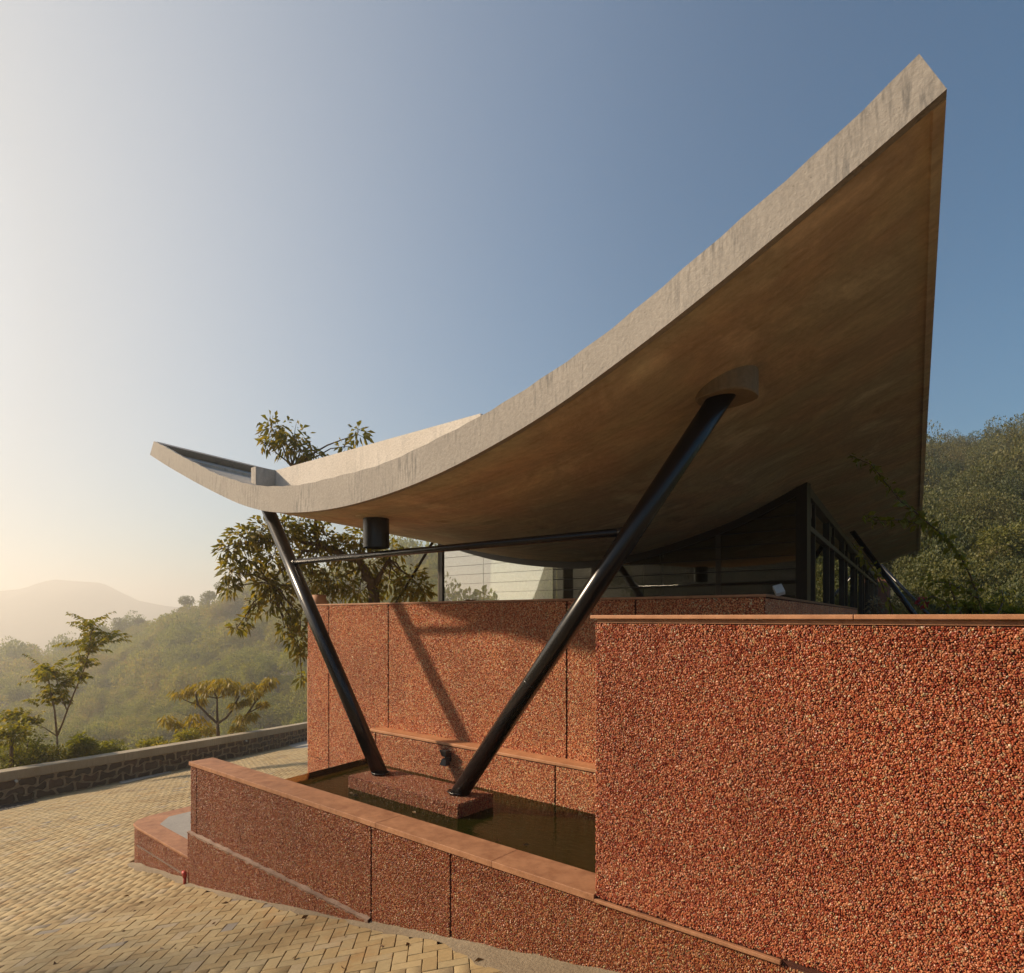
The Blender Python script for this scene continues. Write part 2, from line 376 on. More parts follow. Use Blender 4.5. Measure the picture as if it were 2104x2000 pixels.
def pebbles(parent, regions, sp=.0093, kind='red_pebbles'):
    """regions: (a0,a1,b0,b1, f(a,b)->xyz, keep(a,b)) ; a hex lattice of points with jitter"""
    pts = []
    for a0, a1, b0, b1, f, keep in regions:
        na = int((a1-a0)/sp); nb = int((b1-b0)/(sp*.87))
        aa, bb = np.meshgrid(np.arange(na), np.arange(nb))
        a = a0 + sp*(aa + .5*(bb % 2) + rng.uniform(-.3, .3, aa.shape)); b = b0 + sp*.87*(bb+.5+rng.uniform(-.3, .3, aa.shape))
        a, b = a.ravel(), b.ravel(); k = keep(a, b) & (a > a0+.004) & (a < a1-.004) & (b > b0+.004) & (b < b1-.003)
        pts.append(f(a[k], b[k]))
    P = np.concatenate(pts); me = bpy.data.meshes.new('pebble_facing')
    me.vertices.add(len(P)); me.vertices.foreach_set('co', P.astype(np.float32).ravel()); me.update()
    o = link('pebble_facing', me, PGS[kind][0], parent); o['kind'] = 'stuff'
    md = o.modifiers.new('scatter', 'NODES'); md.node_group = PGS[kind][1]
    return o
def onP(P):   # a=S, b=z on the plane P
    def f(a, b):
        d = rng.uniform(-.002, .0015, len(a)); p = P + d
        return np.stack([A2[0]*a+B2[0]*p, A2[1]*a+B2[1]*p, b], 1)
    return f
allk = lambda a, b: np.ones(len(a), bool)

# ================================================================ THE SETTING
# terrain around the site: valley to the left, a wooded ridge that climbs to the right
TH = np.radians([-180, -138, -118, -105, -97, -90, -60, -39, -31.8, -23.7, -17.7, -12, -6.8, 8, 20, 33, 38.5, 55, 90, 140, 180])
EL = np.array([.05, .26, .36, .28, -.02, -.03, -.06, -.074, -.040, .018, .045, .066, .085, .12, .17, .200, .200, .19, .15, .08, .05])  # steep rise at the left rear: unseen hillock added for dark reflections
RC = np.array([150, 75, 62, 72, 200, 300, 330, 320, 300, 270, 250, 235, 220, 190, 160, 135, 125, 120, 120, 140, 150.])
def site_h(th, d):
    left = np.clip((.35-th)/.7, 0, 1)
    return left
def tz(x, y):
    x = np.asarray(x, float); y = np.asarray(y, float); th = np.arctan2(x, y); d = np.hypot(x, y)
    e = np.interp(th, TH, EL); rc = np.interp(th, TH, RC)
    left = np.clip((.45-np.abs(th+.2)*.0-th)/.8, 0, 1); left = np.where(np.abs(th) > 2.6, 0, left)
    near = -7.5*left - 2.6*(1-left); dn = 32*left + 14*(1-left)
    mid = -31*left + 4*(1-left); dm = np.minimum(95*left + 45*(1-left), rc*.6)
    zc = e*rc
    z = np.where(d < dn, near, np.where(d < dm, near + (mid-near)*np.clip((d-dn)/(dm-dn), 0, 1), mid + (zc-mid)*np.clip((d-dm)/(rc-dm), 0, 1)))
    z = np.where(d > rc, zc - (d-rc)*.22, z)
    return np.maximum(z, -60) + np.where(d > dn+8, 1.6*np.sin(x*.11+1.3)*np.cos(y*.09) + 1.4*np.sin(x*.045-y*.06) + .9*np.sin(x*.23+2)*np.sin(y*.19), 0)*np.clip(d/110, 0, 1)
def build_terrain():
    na = 180; ds = np.concatenate([np.linspace(3, 60, 20), np.linspace(66, 420, 60), [600, 900, 1400, 2200]])
    th = np.linspace(-math.pi, math.pi, na, endpoint=False)
    T, D = np.meshgrid(th, ds); X = D*np.sin(T); Y = D*np.cos(T); Z = tz(X, Y)
    V = np.stack([X, Y, Z], -1).reshape(-1, 3); F = []
    for i in range(len(ds)-1):
        for j in range(na): F.append((i*na+j, i*na+(j+1) % na, (i+1)*na+(j+1) % na, (i+1)*na+j))
    o = fast_mesh('hillside_terrain', V, F, M_terrain); o.data.polygons.foreach_set('use_smooth', [True]*len(F)); tag(o, kind='structure')
build_terrain()
def build_mountain():
    prof = [(-500, 1262), (-250, 1240), (0, 1217), (58, 1211), (94, 1195), (111, 1191), (150, 1194), (199, 1197), (220, 1207), (264, 1230), (352, 1246), (450, 1256), (620, 1262), (900, 1264)]
    us = np.linspace(-500, 900, 90); vs = np.interp(us, [p[0] for p in prof], [p[1] for p in prof]); D = 1300.
    V = []; n = len(us); rows = [(0, 1.0), (-60, .75), (-140, .45), (-260, .1), (-420, -.35)]
    for dy, k in rows + [(200, .3), (400, -.4)]:
        for u, v in zip(us, vs):
            x = (u-1052)/1300*D; z = (1268-v)/1300*D
            V.append((x+dy*.1, D+dy+18*math.sin(x*.02+dy), z*k + (1-k)*-60*.6 + 2.5*math.sin(x*.05+dy*.03)*(0 if k == 1 else 1)))
    F = []
    order = [4, 3, 2, 1, 0, 5, 6]
    for a, b in zip(order, order[1:]):
        for i in range(n-1): F.append((a*n+i, a*n+i+1, b*n+i+1, b*n+i))
    o = fast_mesh('mountain', V, F, M_terrain); o.data.polygons.foreach_set('use_smooth', [True]*len(F)); tag(o, kind='structure')
build_mountain()

# driveway bed
def grid_sheet(name, xs, ys, zf, m, keep=None):
    V = [(x, y, zf(x, y)) for y in ys for x in xs]; n = len(xs); F = []
    for j in range(len(ys)-1):
        for i in range(n-1):
            if keep is None or keep((xs[i]+xs[i+1])/2, (ys[j]+ys[j+1])/2): F.append((j*n+i, j*n+i+1, (j+1)*n+i+1, (j+1)*n+i))
    me = bpy.data.meshes.new(name); me.from_pydata(V, [], F); me.polygons.foreach_set('use_smooth', [True]*len(F)); return link(name, me, m)
def in_par(x, y): return True
# parapet line on the ground, from where its foot stands
pb = [ground_hit(0, 1656), ground_hit(205, 1617), ground_hit(399, 1575), ground_hit(632, 1522)]
pf = np.polyfit([p[1] for p in pb], [p[0] for p in pb], 2)
def par_x(y): return np.polyval(pf, min(max(y, 6), 46)) if y > 6 else np.polyval(pf, 6)+(y-6)*np.polyval(np.polyder(pf), 6)
print('parapet', [tuple(np.round(p, 2)) for p in pb], 'h0', (1656-1586)/1300*pb[0][1], 'h1', (1522-1485)/1300*pb[3][1])
ys = [float(t) for t in np.concatenate([np.linspace(-12, 12, 25), np.linspace(13, 46, 34)])]
xs = [float(t) for t in np.linspace(-26, 14, 81)]
o = grid_sheet('driveway', xs, ys, lambda x, y: gz(x, y)-.030, M_joint, keep=lambda x, y: x > par_x(y)-.3); tag(o, kind='structure')

# ---- herringbone pavers
TH0 = R(6.7); CT, SN = math.cos(TH0), math.sin(TH0)
def rotp(a, b): return (a*CT - b*SN, a*SN + b*CT)
plat = [(8.93, 3.17), (9.12, 3.25), (9.24, 3.45), (9.28, 4.06), (9.28, 4.95), (7.2, 4.95), (7.2, 3.14)]
def blocked(x, y):
    S, P = SP(x, y)
    if S < 7.2 and 3.125 < P < 3.37: return True
    if S < 5.84 and P > 3.2: return True
    if P > 4.86 and S < 7.74: return True
    if 7.2 < S < 9.22 and 3.22 < P < 4.9: return True
    if S < 3.05 and P > 3.14 - (3.05-S)*.17: return True
    if S < 5.84 and P > 3.2: return True
    if x < par_x(y)+.08: return True
    if S < -1: return True
    return False
def vis(x, y):
    if y < 2.2: return False
    u = 1052+1300*x/y; v = 1268-1300*gz(x, y)/y
    return -120 < u < 1500 and v < 2130
L_, B_ = .2, .1; gap = .0045
bricks = []
for i in range(-170, 150):
    for j in range(-10, 400):
        # herringbone: stepping rule on a 4-wide diagonal repeat
        k = (i - j) % 4
        if k == 0: a, b, horiz = i*B_ + B_, j*B_ + B_/2, True
        elif k == 2: a, b, horiz = i*B_ + B_/2, j*B_ + B_, False   # upright
        else: continue
        if k == 2: a, b = i*B_ + B_/2, j*B_ + 0.0
        x, y = rotp(a, b)
        if not vis(x, y) or blocked(x, y): continue
        # the far drive past the building only shows as a strip
        if y > 46: continue
        bricks.append((x, y, horiz))
print('bricks', len(bricks))
bricks.sort(key=lambda q: q[0]**2+q[1]**2)
def inframe(q):
    x, y, h = q; u = 1052+1300*x/y; v = 1268-1300*gz(x, y)/y
    return 5 < u < 2100 and v < 1995
near = [q for q in bricks if inframe(q)][:300]; nearset = set(map(id, near))
paving = empty('paving', (0, 4, gz(0, 4)), kind='structure')
def brick_local():
    a, b = L_/2-gap/2, B_/2-gap/2; c = .003
    v = [(-a, -b, -.028), (a, -b, -.028), (a, b, -.028), (-a, b, -.028), (-a, -b, -c), (a, -b, -c), (a, b, -c), (-a, b, -c), (-a+c, -b+c, 0), (a-c, -b+c, 0), (a-c, b-c, 0), (-a+c, b-c, 0)]
    f = [(0, 1, 5, 4), (1, 2, 6, 5), (2, 3, 7, 6), (3, 0, 4, 7), (4, 5, 9, 8), (5, 6, 10, 9), (6, 7, 11, 10), (7, 4, 8, 11), (8, 9, 10, 11)]
    return v, f
bv, bf = brick_local(); bme = bpy.data.meshes.new('paver'); bme.from_pydata(bv, [], bf); bme.materials.append(M_paver)
for (x, y, h) in near:
    nx = (gz(x+.05, y)-gz(x-.05, y))/.1; ny = (gz(x, y+.05)-gz(x, y-.05))/.1
    z = gz(x, y) + random.uniform(-.0025, .002)
    up = Vector((-nx+random.uniform(-.008, .008), -ny+random.uniform(-.008, .008), 1)).normalized()
    ang = TH0 + (0 if h else math.pi/2) + random.uniform(-.008, .008)
    ax = Vector((math.cos(ang), math.sin(ang), 0)); ax = (ax - up*ax.dot(up)).normalized(); ay = up.cross(ax)
    o = bpy.data.objects.new('paver', bme); col.objects.link(o)
    o.matrix_world = Matrix.Translation((x, y, z)) @ Matrix((ax, ay, up)).transposed().to_4x4()
    o.parent = paving; o.matrix_parent_inverse = Matrix.Translation(paving.location).inverted()
rest = [q for q in bricks if id(q) not in nearset]
LV = np.array(bv); V = []; F = []; T = []
for n, (x, y, h) in enumerate(rest):
    ang = TH0 + (0 if h else math.pi/2); c, s = math.cos(ang), math.sin(ang)
    dz = random.uniform(-.0025, .002)
    vx = x + LV[:, 0]*c - LV[:, 1]*s; vy = y + LV[:, 0]*s + LV[:, 1]*c
    g0 = gz(x, y); gx = (gz(x+.05, y)-g0)/.05; gy = (gz(x, y+.05)-g0)/.05
    vz = g0 + (vx-x)*gx + (vy-y)*gy + LV[:, 2] + dz
    V.append(np.stack([vx, vy, vz], 1)); F.append(np.array(bf)+12*n); T += [random.random()]*12
o = fast_mesh('paver_field', np.concatenate(V), np.concatenate(F), M_paver, paving, T); o['kind'] = 'stuff'

# cement smeared between the pavers and the wall
def fillet():
    m = MB(); n = 60; rows = []
    for i in range(n+1):
        S = 9.05 + (0.2-9.05)*i/n
        P0 = 3.17 if S > 7.25 else 3.13
        w = .085 + .03*math.sin(S*5.3)+.015*math.sin(S*17) + (max(0, 3.2-S)*.20)
        row = []
        for t, hh in ((0, .030+.010*math.sin(S*11)), (.02, .019), (w*.5, .010), (w, -.001)):
            x, y, _ = W(S, P0 - t, 0); row.append((x, y, gz(x, y)+hh*(.9+.2*math.sin(S*29+t*40))))
        rows.append(row)
    V = [p for r in rows for p in r]; F = [(i*4+j, i*4+j+1, (i+1)*4+j+1, (i+1)*4+j) for i in range(n) for j in range(3)]
    m.v = V; m.f = F
    return tag(m.build('cement_edging', m_concrete('edging_cement', (.19, .145, .09), (.29, .23, .15), .3, 1.0), smooth=True), kind='structure')
fillet()

# ---- drain cover, drain opening and far slab in the paving
def ground_slab(name, px, m, label, cat, th=.012, h=.02):
    P = [ground_hit(*q) for q in px]; mb = MB()
    mb.prism([tuple(p+np.array((0, 0, -.02))) for p in P], [tuple(p+np.array((0, 0, h))) for p in P])
    return tag(mb.build(name, m, bevel=.004), label, cat)
ground_slab('inspection_cover', [(237, 1603), (250, 1612), (352, 1588), (334, 1582)], M_cement, 'thin grey cement cover slab lying on the pavers beside the stone parapet', 'drain cover')
ground_slab('threshold_slab', [(590, 1532), (660, 1556), (690, 1543), (640, 1519)], M_cement, 'pale smooth slab on the drive by the far end of the parapet', 'slab')
dr = empty('drain', tuple(ground_hit(35, 1650)), 'open black drain with steel bars at the foot of the parapet', 'drain')
P = [ground_hit(-40, 1661), ground_hit(0, 1667), ground_hit(78, 1649), ground_hit(60, 1640)]
mb = MB(); mb.prism([tuple(p+np.array((0, 0, -.01))) for p in P], [tuple(p+np.array((0, 0, .006))) for p in P]); mb.build('drain_pit', M_iron, dr)
for k in range(7):
    t = (k+.5)/7; a = P[0]*(1-t)+P[3]*t if False else P[3]*(1-t)+P[0]*t; b = P[2]*(1-t)+P[1]*t
    mb = MB(); mb.tube([a+np.array((0, 0, .012)), b+np.array((0, 0, .012))], .008, 6); mb.build('bar', M_iron, dr)

# ================================================================ STONE PARAPET
H_PAR = ((1656-1586)/1300*pb[0][1] + (1575-1526)/1300*pb[2][1] + (1522-1485)/1300*pb[3][1])/3
par = empty('parapet_wall', tuple(pb[1]), 'long dark rubble stone parapet with a plain concrete coping beside the drive', 'parapet')
py = np.linspace(3, 40, 150); px_ = np.array([par_x(t) for t in py])
dl = np.concatenate([[0], np.cumsum(np.hypot(np.diff(px_), np.diff(py)))]); PL = dl[-1]
def par_pt(s, z, out=0.0):
    x = np.interp(s, dl, px_); y = np.interp(s, dl, py)
    x2 = np.interp(s+.05, dl, px_); y2 = np.interp(s+.05, dl, py); x1 = np.interp(s-.05, dl, px_); y1 = np.interp(s-.05, dl, py)
    t = np.array([x2-x1, y2-y1]); t /= np.linalg.norm(t); n = np.array([t[1], -t[0]])   # towards the drive
    return (x+n[0]*out, y+n[1]*out, gz(x, y)+z)
CH = H_PAR*.27
mb = MB(); ss = np.linspace(0.2, PL-.2, 120)
for a, b in zip(ss, ss[1:]):
    pass
def sweep(prof, name, m, s0=.2, s1=None, n=120, bevel=0):
    mb = MB(); s1 = s1 or PL-.2; k = len(prof)
    for s in np.linspace(s0, s1, n):
        for (o_, z_) in prof: mb.v.append(par_pt(s, z_, o_))
    for i in range(n-1):
        for j in range(k): mb.f.append((i*k+j, i*k+(j+1) % k, (i+1)*k+(j+1) % k, (i+1)*k+j))
    mb.f.append(tuple(range(k))); mb.f.append(tuple((n-1)*k+j for j in range(k)))
    return mb.build(name, m, par, bevel=bevel)
# coping cast in lengths
nc = 9; cs = np.linspace(.2, PL-.2, nc+1)
for i in range(nc):
    sweep([(.035, H_PAR-CH), (.035, H_PAR), (-.37, H_PAR), (-.37, H_PAR-CH)], 'coping', M_coping_grey, cs[i]+.004, cs[i+1]-.004, 16, .01)
sweep([(-.02, -1.5), (-.02, H_PAR-CH-.001), (-.33, H_PAR-CH-.001), (-.33, -2.5)], 'core', M_pointing)
# irregular stones: cells of a jittered lattice, pointing standing proud in ribbons between them
bodyH = H_PAR-CH; rowz = [0.0, .34, .66, 1.0]; SPN = .235; ncol = int(PL/SPN)
node = {}
for r_ in range(4):
    for c_ in range(ncol+3):
        jz = 0 if r_ in (0, 3) else rng.uniform(-.12, .12)+(.05 if (c_+r_) % 2 else -.05)
        node[(r_, c_)] = ((c_+rng.uniform(-.26, .26))*SPN, (rowz[r_]+jz)*bodyH)
cells = []
for r_ in range(3):
    for c_ in range(r_ % 2, ncol-2, 2):
        cells.append([node[(r_, c_)], node[(r_, c_+1)], node[(r_, c_+2)], node[(r_+1, c_+2)], node[(r_+1, c_+1)], node[(r_+1, c_)]])
mo = MB(); cnt = 0
for poly in cells:
    poly = np.array(poly); c = poly.mean(0)
    # cut the corners so that stones are six to eight sided
    q = []
    for i in range(6):
        p0, p1, p2 = poly[i-1], poly[i], poly[(i+1) % 6]; k = rng.uniform(.12, .3); q += [p1+(p0-p1)*k, p1+(p2-p1)*k]
    q = np.array(q); inner = []
    for p in q:
        d = c-p; L = np.linalg.norm(d); inner.append(p + d/L*min(.028, L*.4))
    ps = c[0]
    if ps < 2 or ps > PL-2: continue
    # pointing ribbon
    n = len(q); base = len(mo.v)
    for p in poly: pass
    for p in q: mo.v.append(par_pt(p[0], p[1], .012))
    for p in inner: mo.v.append(par_pt(p[0], p[1], .018))
    for p in inner: mo.v.append(par_pt(p[0], p[1], -.012))
    for i in range(n):
        j = (i+1) % n; mo.f += [(base+i, base+j, base+n+j, base+n+i), (base+n+i, base+n+j, base+2*n+j, base+2*n+i)]
    mb = MB(); k2 = [c+(p-c)*.72 for p in inner]
    bulge = rng.uniform(.0, .014)
    for p in inner: mb.v.append(par_pt(p[0], p[1], -.012))
    for p in k2: mb.v.append(par_pt(p[0], p[1], bulge+rng.uniform(-.004, .004)))
    mb.v.append(par_pt(c[0], c[1], bulge+.004))
    for i in range(n):
        j = (i+1) % n; mb.f += [(i, j, n+j, n+i), (n+i, n+j, 2*n)]
    mb.build('stone', M_stone, par)
    cnt += 1
mo.build('pointing', M_pointing, par); print('stones', cnt)
for nm, (u, v), lb in (('spotlight', (30, 1599), 'tiny glinting lamp under the coping of the parapet, nearest the drain'), ('spotlight', (502, 1516), 'tiny glinting lamp under the coping of the parapet, towards its far end')):
    # on the parapet face
    best = min(np.linspace(1, PL-1, 600), key=lambda s: abs(1052+1300*par_pt(s, 0)[0]/par_pt(s, 0)[1]-u))
    p = np.array(par_pt(best, H_PAR-CH-.03, .05)); e = empty('spotlight', tuple(p), lb, 'lamp', 'small lamps on the parapet')
    mb = MB(); mb.tube([p, p+np.array((.05, -.03, -.02))], .03, 10); mb.build('lamp_head', M_white, e)
    mb = MB(); mb.tube([p, np.array(par_pt(best, H_PAR-CH-.03, -.02))], .015, 6); mb.build('bracket', M_iron, e)

# ================================================================ LOW FRONT WALL, POOL, PLATFORM
zb = -3.6
def wall_panels(parent, P, thick, spans, z0, z1, mt=M_mortar):
    for a, b in spans:
        m = MB(); m.spbox(min(a, b), max(a, b), P, P+thick, z0, z1); m.build('panel', mt, parent, bevel=.004)
fw = empty('low_pool_wall', W(4.5, 3.2, -2.6), 'long low red pebble-dashed wall with a sandstone coping in front of the pool', 'wall')
m = MB(); m.spbox(-.4, 7.20, 3.140, 3.36, zb, -1.642); m.build('wall_core', M_mortar, fw)
sp_f = [(7.212, 7.066), (7.054, 4.030), (4.018, 3.149), (3.137, -.4)]
wall_panels(fw, 3.122, .017, sp_f, zb, -1.642)
m = MB(); m.spbox(4.03, 7.235, 3.098, 3.121, zb, -2.378); m.build('plinth_band', M_mortar, fw)
# crumbly cement line on top of the band
m = MB(); rows = []
for i in range(90):
    S = 7.23 - 3.2*i/89; w = .005+.005*math.sin(S*31)+.004*math.sin(S*13)
    for P_, z_ in ((3.093-.003*math.sin(S*47), -2.392-w), (3.088-.004*math.sin(S*21), -2.374), (3.118, -2.366+w*.8), (3.124, -2.380)):
        m.v.append(W(S, P_, z_))
for i in range(89):
    for j in range(3): m.f.append((i*4+j, i*4+j+1, (i+1)*4+j+1, (i+1)*4+j))
m.build('cement_line', m_concrete('pale_cement', (.15, .085, .058), (.33, .23, .17), .1, 1.0), fw)
cj = [7.225, 6.35, 5.2, 3.95, 2.75, 1.962]
for a, b in zip(cj, cj[1:]):
    m = MB(); m.spbox(b+.0006, a-.0006, 3.104, 3.376, -1.641, -1.600); m.build('coping_stone', M_sand, fw, bevel=.003)
m = MB(); m.spbox(.93, 1.960, 3.100, 3.124, -1.641, -1.622); m.build('coping_nosing', M_sand, fw, bevel=.003)
inS = lambda spans: (lambda a, b: np.any([(a > min(s)+.004) & (a < max(s)-.004) for s in spans], 0))
def gk(a, b):   # above the ground
    x = A2[0]*a+B2[0]*3.1; y = A2[1]*a+B2[1]*3.1
    g = np.array([gz(p, q) for p, q in zip(x, y)]); return b > g-.01
pebbles(fw, [(-.4, 7.212, -3.3, -1.646, onP(3.121), lambda a, b: inS(sp_f)(a, b) & gk(a, b) & ~((a > 4.03) & (b < -2.37)) & ~((a < 1.965) & (b > -1.65))),
             (4.03, 7.235, -3.3, -2.385, onP(3.097), gk)], kind='dusty_red_pebbles')

bw = empty('tall_entrance_wall', W(0, 3.2, -1.6), 'tall red pebble-dashed wall filling the right foreground with a thin sandstone coping', 'wall')
m = MB(); m.spbox(-3.2, 1.960, 3.124, 3.38, -1.6405, -.020); m.build('wall_body', M_mortar, bw)
m = MB(); m.spbox(-3.2, 1.950, 3.118, 3.124, -.034, -.013); m.build('bedding_mortar', M_sand, bw)
cj2 = [1.985, .62, -.9, -2.2, -3.2]
for a, b in zip(cj2, cj2[1:]):
    m = MB(); m.spbox(b+.0012, a-.0012, 3.096, 3.42, -.0105, .0105); m.build('coping_stone', M_sand2, bw, bevel=.003)
pebbles(bw, [(-3.2, 1.962, -1.618, -.036, onP(3.122), allk),
             (3.122, 3.16, -1.60, -.036, lambda a, b: np.stack([A2[0]*1.961+B2[0]*a, A2[1]*1.961+B2[1]*a, b], 1), allk)])

mw = empty('planter_wall', W(4.6, 5, -1.7), 'red pebble-dashed building wall behind the pool, crossed by the shadow of the roof', 'wall')
m = MB(); m.spbox(1.60, 7.69, 4.908, 5.08, -3.6, .150); m.build('wall_core', M_mortar, mw)
g_m = [7.70, 7.20, 5.98, 3.388, 2.669, 1.577]
sp_m = [(a-(.006 if a != 7.70 else 0), b+(.006 if b != 1.577 else 0)) for a, b in zip(g_m, g_m[1:])]
wall_panels(mw, 4.891, .016, sp_m, -3.6, .150)
m = MB(); m.spbox(1.565, 7.715, 4.880, 5.10, .151, .172); m.build('coping_stone', M_sand, mw, bevel=.003)
g_l = [6.093, 5.99, 3.39, 1.2]
sp_l = [(a-(.005 if i else 0), b+.005) for i, (a, b) in enumerate(zip(g_l, g_l[1:]))]
m = MB(); m.spbox(1.2, 6.08, 4.726, 4.89, -2.4, -1.358); m.build('bench_core', M_mortar, mw)
wall_panels(mw, 4.709, .016, sp_l, -2.4, -1.358)
m = MB(); m.spbox(1.2, 6.105, 4.700, 4.893, -1.357, -1.328); m.build('ledge', M_sand2, mw, bevel=.005)
# return of the planter wall, running back to the right
c0 = np.array([1.908, 4.77]); dr_ = np.array([.537, .8435]); nn = np.array([.8435, -.537])
def RW(l, o, z): p = c0+dr_*l+nn*o; return (p[0], p[1], z)
m = MB(); m.prism([RW(0.01, -.001, -2.5), RW(9, -.001, -2.5), RW(9, -.2, -2.5), RW(0.35, -.2, -2.5)], [RW(0.01, -.001, .150), RW(9, -.001, .150), RW(9, -.2, .150), RW(0.35, -.2, .150)]); m.build('return_wall', M_mortar, mw)
m = MB(); m.prism([RW(0.02, .012, .151), RW(9, .012, .151), RW(9, -.2, .151), RW(.40, -.2, .151)], [RW(0.02, .012, .1715), RW(9, .012, .1715), RW(9, -.2, .1715), RW(.40, -.2, .1715)]); m.build('return_coping', M_sand, mw)
pebbles(mw, [(1.577, 7.70, -1.9, .148, onP(4.890), lambda a, b: inS(sp_m)(a, b) & ~((a < 6.09) & (b < -1.33))),
             (1.7, 6.093, -1.76, -1.36, onP(4.708), inS(sp_l)),
             (0, 9, -.15, .148, lambda a, b: np.stack([c0[0]+dr_[0]*a, c0[1]+dr_[1]*a, b], 1), allk),
             (6.10, 7.70, -3.2, -1.90, onP(4.890), inS(sp_m))], .0098, 'pale_red_pebbles')
# terrace behind the planter wall
m = MB(); q = [W(1.6, 5.09, 0)[:2], W(7.69, 5.09, 0)[:2], W(7.69, 14, 0)[:2], W(-6, 14, 0)[:2], RW(8.9, -.21, 0)[:2]]
m.prism([(a, b, -3.5) for a, b in q], [(a, b, -.02) for a, b in q]); tag(m.build('terrace', M_cement), kind='structure')

# pool
pool = empty('reflecting_pool', W(4, 4, -2.2), kind='structure')
m = MB(); m.spbox(-.3, 6.0, 3.361, 4.708, -2.5, -2.25); m.build('pool_floor', M_algae, pool)
m = MB(); m.spbox(-.3, 5.86, 3.362, 3.372, -2.25, -1.70); m.build('pool_lining', M_algae, pool)
m = MB(); q0 = [(5.87, 3.38), (5.99, 3.38), (6.16, 4.70), (6.04, 4.70)]
m.prism([W(a, b, -3.5) for a, b in q0], [W(a, b, -1.75) for a, b in q0]); m.build('weir_kerb', M_sandwet, pool)
me = bpy.data.meshes.new('pool_water'); V = []; F = []
nS, nP = 60, 14
for i in range(nS+1):
    for j in range(nP+1):
        P_ = 3.373+(4.707-3.373)*j/nP; Smax = 5.884+(P_-3.38)*.131
        V.append(W(-.3+(Smax+.3)*i/nS, P_, -1.72))
F = [(i*(nP+1)+j, i*(nP+1)+j+1, (i+1)*(nP+1)+j+1, (i+1)*(nP+1)+j) for i in range(nS) for j in range(nP)]
me.from_pydata(V, [], F); o = link('pool_water', me, M_water); tag(o, kind='structure')
m = MB(); q0 = [(5.885, 3.382), (5.895, 3.382), (6.068, 4.699), (6.058, 4.699)]
m.prism([W(a, b, -1.726) for a, b in q0], [W(a, b, -1.655) for a, b in q0])
tag(m.build('weir_panel', M_weir), 'low strip of amber glass holding the water at the far end of the pool', 'glass panel')

# plinth
pl = empty('column_plinth', W(4.6, 4.05, -1.72), 'low red pebbled plinth standing in the pool under both slanting columns', 'plinth')
m = MB(); m.spbox(3.795, 5.345, 3.857, 4.308, -2.25, -1.603); m.build('plinth_body', M_mortar, pl, bevel=.006)
def onz(z): return lambda a, b: np.stack([A2[0]*a+B2[0]*b, A2[1]*a+B2[1]*b, np.full(len(a), z)], 1)
pebbles(pl, [(3.795, 5.345, 3.857, 4.308, onz(-1.603), allk), (3.795, 5.345, -1.76, -1.605, onP(3.856), allk),
             (3.857, 4.308, -1.76, -1.605, lambda a, b: np.stack([A2[0]*3.794+B2[0]*a, A2[1]*3.794+B2[1]*a, b], 1), allk)], .0093, 'dusty_red_pebbles')

# platform to the left
pf_ = empty('curved_step', W(8.2, 3.9, -3.2), 'low pebble-dashed step with rounded corner, sandstone rim and grey cement top', 'step')
def arcpoly(off=0):
    pts = [(8.85, 3.165+off), (9.05, 3.19+off), (9.18-off*.3, 3.29+off*.8), (9.25-off, 3.45+off*.5), (9.28-off, 4.06), (9.28-off, 4.93-off), (7.218, 4.93-off), (7.218, 3.14+off)]
    return pts
m = MB(); m.prism([W(a, b, -4.2) for a, b in arcpoly(.018)], [W(a, b, -2.722) for a, b in arcpoly(.018)]); m.build('step_body', M_mortar, pf_)
m = MB(); m.prism([W(a, b, -2.721) for a, b in arcpoly(0)], [W(a, b, -2.690) for a, b in arcpoly(0)]); m.build('step_rim', M_sand, pf_, bevel=.005)
m = MB(); q = [(8.75, 3.40), (8.98, 3.60), (9.02, 4.7), (7.219, 4.7), (7.219, 3.37)]
m.prism([W(a, b, -2.6895) for a, b in q], [W(a, b, -2.684) for a, b in q]); m.build('cement_infill', m_concrete('worn_cement', (.26, .25, .24), (.40, .39, .36), .1, .3), pf_)
m = MB(); m.prism([W(8.86, 3.158, -2.925), W(7.24, 3.134, -2.925), W(7.24, 3.16, -2.925), W(8.86, 3.18, -2.925)], [W(8.86, 3.158, -2.918), W(7.24, 3.134, -2.918), W(7.24, 3.16, -2.918), W(8.86, 3.18, -2.918)]); m.build('cement_line', M_edge, pf_)
ap = arcpoly(.016); per = []
pts_all = [(ap[-1], ap[0]), (ap[0], ap[1]), (ap[1], ap[2]), (ap[2], ap[3]), (ap[3], ap[4]), (ap[4], ap[5])]
regs = []
for (a, b) in pts_all:
    a = np.array(a); b = np.array(b); L = np.linalg.norm(b-a)
    def f(t, z, a=a, b=b, L=L):
        s = a[None]+(b-a)[None]*(t/L)[:, None]; return np.stack([A2[0]*s[:, 0]+B2[0]*s[:, 1], A2[1]*s[:, 0]+B2[1]*s[:, 1], z], 1)
    regs.append((0, L, -3.55, -2.724, f, allk))
pebbles(pf_, regs, kind='dusty_red_pebbles')
p0 = np.array(ground_hit(399, 1823)); e = empty('pipe_stub', tuple(p0), 'short bright red pipe stub at the corner where the low wall meets the step', 'pipe')
q0 = np.array(W(7.25, 3.075, 0)); zz = gz(q0[0], q0[1])
m = MB(); m.tube([(q0[0], q0[1], zz-.02), (q0[0], q0[1], zz+.085)], .017, 12); m.build('pipe', M_redpipe, e, smooth=True)
m = MB(); m.tube([(q0[0], q0[1], zz+.07), (q0[0]-.004, q0[1], zz+.115), (q0[0]-.03, q0[1]+.02, zz+.125)], [.022, .023, .02], 12); m.build('elbow', M_redpipe, e, smooth=True)

